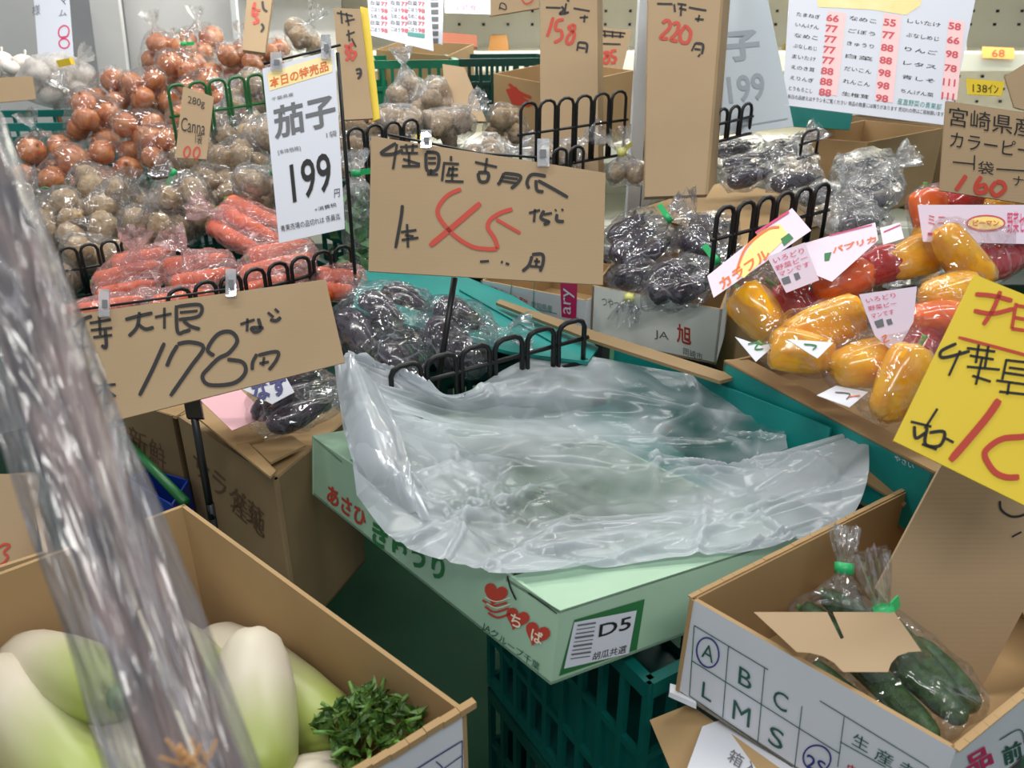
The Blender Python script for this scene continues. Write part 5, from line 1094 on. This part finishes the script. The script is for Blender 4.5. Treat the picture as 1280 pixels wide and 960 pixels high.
po(3, 782, 215, 1.82, 'crinkled knotted bag at the foot of the white post', 99, (-.3, -.3, 1), TAPEY, il='potato in the knotted bag at the foot of the white post', g='potatoes by the post', m=FILMW, r=.024)
# ------------------------------------------------------------------ peppers
NM = {'y': 'yellow', 'r': 'red', 'o': 'orange'}
def pep(col, px, py, d, dia, ln, ang, el, lab):
    """ang = direction of the stalk end in the photo plane, el = towards (-) or away (+) from us"""
    c = D(px, py, d); u = Vector((math.cos(R(ang)), 0, 0))+Vector((0, sp, cp))*math.sin(R(ang))+Vector((0, cp, -sp))*el; u.normalize()
    q = u.to_track_quat('Z', 'Y') @ Euler((0, 0, px*.7)).to_quaternion(); s = dia/.84
    put('pepper_'+col, 'bell_pepper', c, q.to_euler(), (s, s, ln/.96), lab, 'vegetable')
    b = [(c+u*ln*t, dia*.46) for t in (-.28, 0, .25)]; PLACED.extend(b); return b
B1 = pep('y', 948, 390, 1.235, .068, .095, 125, .3, 'small yellow pepper at the far left of the pepper carton')
B1 += pep('r', 995, 385, 1.30, .070, .10, 130, .2, 'red pepper second from the left, under the slanted label')
B1 += pep('r', 1010, 350, 1.40, .065, .09, 140, .2, 'red pepper behind the pink-printed label at the left')
B2 = pep('o', 1048, 352, 1.30, .070, .105, 195, .1, 'orange pepper in the middle under shiny film')
B2 += pep('r', 1098, 335, 1.33, .066, .09, 20, .2, 'red pepper between the orange and the golden ones in the back row')
B2 += pep('y', 1140, 325, 1.33, .068, .10, 20, .2, 'golden pepper in the back row, below the white header label')
B3 = pep('y', 1205, 322, 1.26, .062, .115, 310, .1, 'long yellow pepper pointing down to the yellow sign')
B3 += pep('r', 1248, 322, 1.32, .070, .10, 30, .2, 'red pepper at the right edge above the yellow sign')
B3 += pep('y', 1165, 300, 1.42, .068, .09, 60, .2, 'golden pepper behind the long yellow one')
B4 = pep('y', 1030, 408, 1.17, .070, .12, 18, .1, 'large yellow pepper lying in the middle row')
B4 += pep('o', 1025, 435, 1.20, .058, .08, 0, .1, 'orange pepper mostly hidden below the large yellow one')
B4 += pep('y', 1000, 440, 1.13, .062, .09, 170, .2, 'yellow pepper in the front row beside the white price tag')
B5 = pep('y', 1082, 455, 1.10, .066, .09, 10, .1, 'yellow pepper in the front row centre')
B5 += pep('y', 1125, 478, 1.045, .062, .105, 60, .1, 'golden pepper at the near corner of the pepper carton')
B5 += pep('r', 1150, 432, 1.14, .060, .09, 60, .2, 'dark red pepper just left of the yellow sign')
B6 = pep('o', 1175, 402, 1.14, .062, .09, 0, .1, 'orange pepper touching the edge of the yellow sign')
B6 += pep('y', 1190, 368, 1.20, .062, .09, 10, .1, 'golden pepper above the orange one by the yellow sign')
B7 = pep('o', 1160, 268, 1.44, .064, .09, 90, .2, 'orange pepper at the left end of the top bag')
B7 += pep('r', 1205, 252, 1.46, .070, .09, 30, .2, 'dark red pepper in the top bag below the 160 sign')
B7 += pep('y', 1262, 258, 1.44, .066, .10, 10, .2, 'yellow pepper in the top bag at the right edge')
pbags = [bag(b, FILMT, l, nk, None, 110+i, amp=.005, nlen=.05) for i, (b, l, nk) in enumerate([
 (B1, 'clear bag of yellow and red peppers at the left end of the pepper carton', (-.6, .5, .3)), (B2, 'shiny clear bag of orange, red and golden peppers in the back row', None),
 (B3, 'clear bag of peppers right of the back row, above the yellow sign', None), (B4, 'clear bag round the large yellow pepper in the middle row', (1, -.1, .3)),
 (B5, 'clear bag of golden peppers at the near front of the carton', None), (B6, 'clear bag of orange and golden peppers by the yellow sign', None), (B7, 'top clear bag of peppers under the 160 sign', None)])]
def lc_(root, pts, ds, m=LABELP, mk=()):
    a, b, c = [D(*pts[i], ds[j]) for j, i in enumerate((0, 1, 3))]; pl = plane3(a, b, c)
    q = [pl.at(x, y) for x, y in pts]; o = MB().hexa([p-pl.n*.0008 for p in q], q).build('paper_label', m, root)
    for mm, fn in mk:
        k = MB(); fn(k, pl)
        if k.v: k.build('print', mm, root)
cr = (900, 220, 1280/380)
PY = mat('label_yellow', (246, 216, 130), .5)
lc_(pbags[0], [(884, 345), (990, 260), (1014, 288), (892, 372)], (1.20, 1.30, 1.17), LABELP, [(PY, lambda k, p: poly(k, p, [(60, 400), (150, 260), (250, 200), (290, 250), (100, 430)], cr, .0006)), (ORANGEINK, lambda k, p: (text(k, p, 'カラフル', (-10, 440), (195, 300), (10, 480), cr, .03), stroke(k, p, [(70, 400), (110, 300), (200, 225), (250, 215)], 3, cr))), (MAGINK, lambda k, p: stroke(k, p, [(150, 240), (290, 150)], 4, cr)), (GREENINK, lambda k, p: poly(k, p, [(255, 265), (290, 240), (310, 262), (270, 295)], cr))])
lc_(pbags[1], [(958, 318), (1094, 278), (1098, 300), (1040, 352)], (1.24, 1.30, 1.2), LABELP, [(ORANGEINK, lambda k, p: text(k, p, 'パプリカ', (470, 300), (655, 250), (475, 325), cr, .03)), (MAGINK, lambda k, p: stroke(k, p, [(460, 250), (640, 205)], 2, cr)), (GREENINK, lambda k, p: poly(k, p, [(440, 325), (470, 320), (460, 355), (440, 358)], cr))])
lc_(pbags[0], [(959, 321), (1006, 303), (1024, 350), (983, 366)], (1.21, 1.23, 1.19), LABELP, [(PINKINK, lambda k, p: (text(k, p, 'いろどり', (222, 345), (350, 300), (228, 368), cr), text(k, p, '野菜ピー', (232, 378), (365, 330), (238, 400), cr), text(k, p, 'マンです', (245, 405), (375, 358), (250, 425), cr))), (GREYINK, lambda k, p: (poly(k, p, [(258, 432), (290, 420), (300, 448), (268, 458)], cr), poly(k, p, [(310, 412), (330, 405), (340, 430), (320, 440)], cr)))])
lc_(pbags[3], [(1074, 368), (1146, 358), (1142, 402), (1119, 442), (1094, 420)], (1.08, 1.10, 1.06), LABELP, [(PINKINK, lambda k, p: (text(k, p, 'いろどり', (612, 515), (735, 490), (620, 535), cr), text(k, p, '野菜ピー', (622, 548), (740, 525), (628, 568), cr), text(k, p, 'マンです', (635, 580), (730, 560), (640, 600), cr))), (GREYINK, lambda k, p: (poly(k, p, [(650, 612), (685, 600), (692, 632), (662, 640)], cr), poly(k, p, [(700, 605), (720, 600), (728, 622), (708, 628)], cr))), (ORANGEINK, lambda k, p: stroke(k, p, [(680, 680), (700, 670), (690, 700), (715, 690)], 1.6, cr))])
lc_(pbags[6], [(1147, 256), (1330, 256), (1330, 306), (1154, 302)], (1.30, 1.30, 1.28), LABELP, [(MAGINK, lambda k, p: stroke(k, p, [(875, 243), (1020, 243)], 4, cr)), (PY, lambda k, p: poly(k, p, ell(1120, 198, 75, 28, 0), cr, .0006)), (ROSEINK, lambda k, p: (stroke(k, p, ell(1120, 198, 80, 32, 0), 1.6, cr), text(k, p, 'ミニ', (875, 165), (950, 165), (878, 205), cr))), (ORANGEINK, lambda k, p: text(k, p, 'ピーマン', (1065, 185), (1175, 185), (1065, 210), cr, .02)), (PINKINK, lambda k, p: text(k, p, '野菜セット', (1210, 150), (1330, 150), (1210, 240), cr))])
lc_(pbags[2], [(1100, 285), (1125, 278), (1130, 298), (1104, 306)], (1.3, 1.3, 1.28), LABELP, [(MAGINK, lambda k, p: stroke(k, p, [(690, 235), (760, 205)], 2, cr))])
lc_(pbags[0], [(919, 421), (951, 432), (972, 428), (945, 452)], (1.13, 1.13, 1.1), PAPER, [(GREENINK, lambda k, p: stroke(k, p, [(935, 430), (948, 428), (944, 436), (954, 436)], 2))])
lc_(pbags[3], [(984, 424), (1042, 428), (1022, 448), (1012, 442)], (1.07, 1.07, 1.05), PAPER, [(GREENINK, lambda k, p: stroke(k, p, [(1005, 430), (1020, 432), (1016, 437)], 2))])
lc_(pbags[4], [(1021, 494), (1045, 482), (1085, 490), (1062, 509)], (1.06, 1.08, 1.03), PAPER, [(GREYINK, lambda k, p: stroke(k, p, [(1044, 490), (1062, 492), (1058, 499)], 1.5)), (ORANGEINK, lambda k, p: stroke(k, p, [(1060, 496), (1075, 494)], 1.5))])
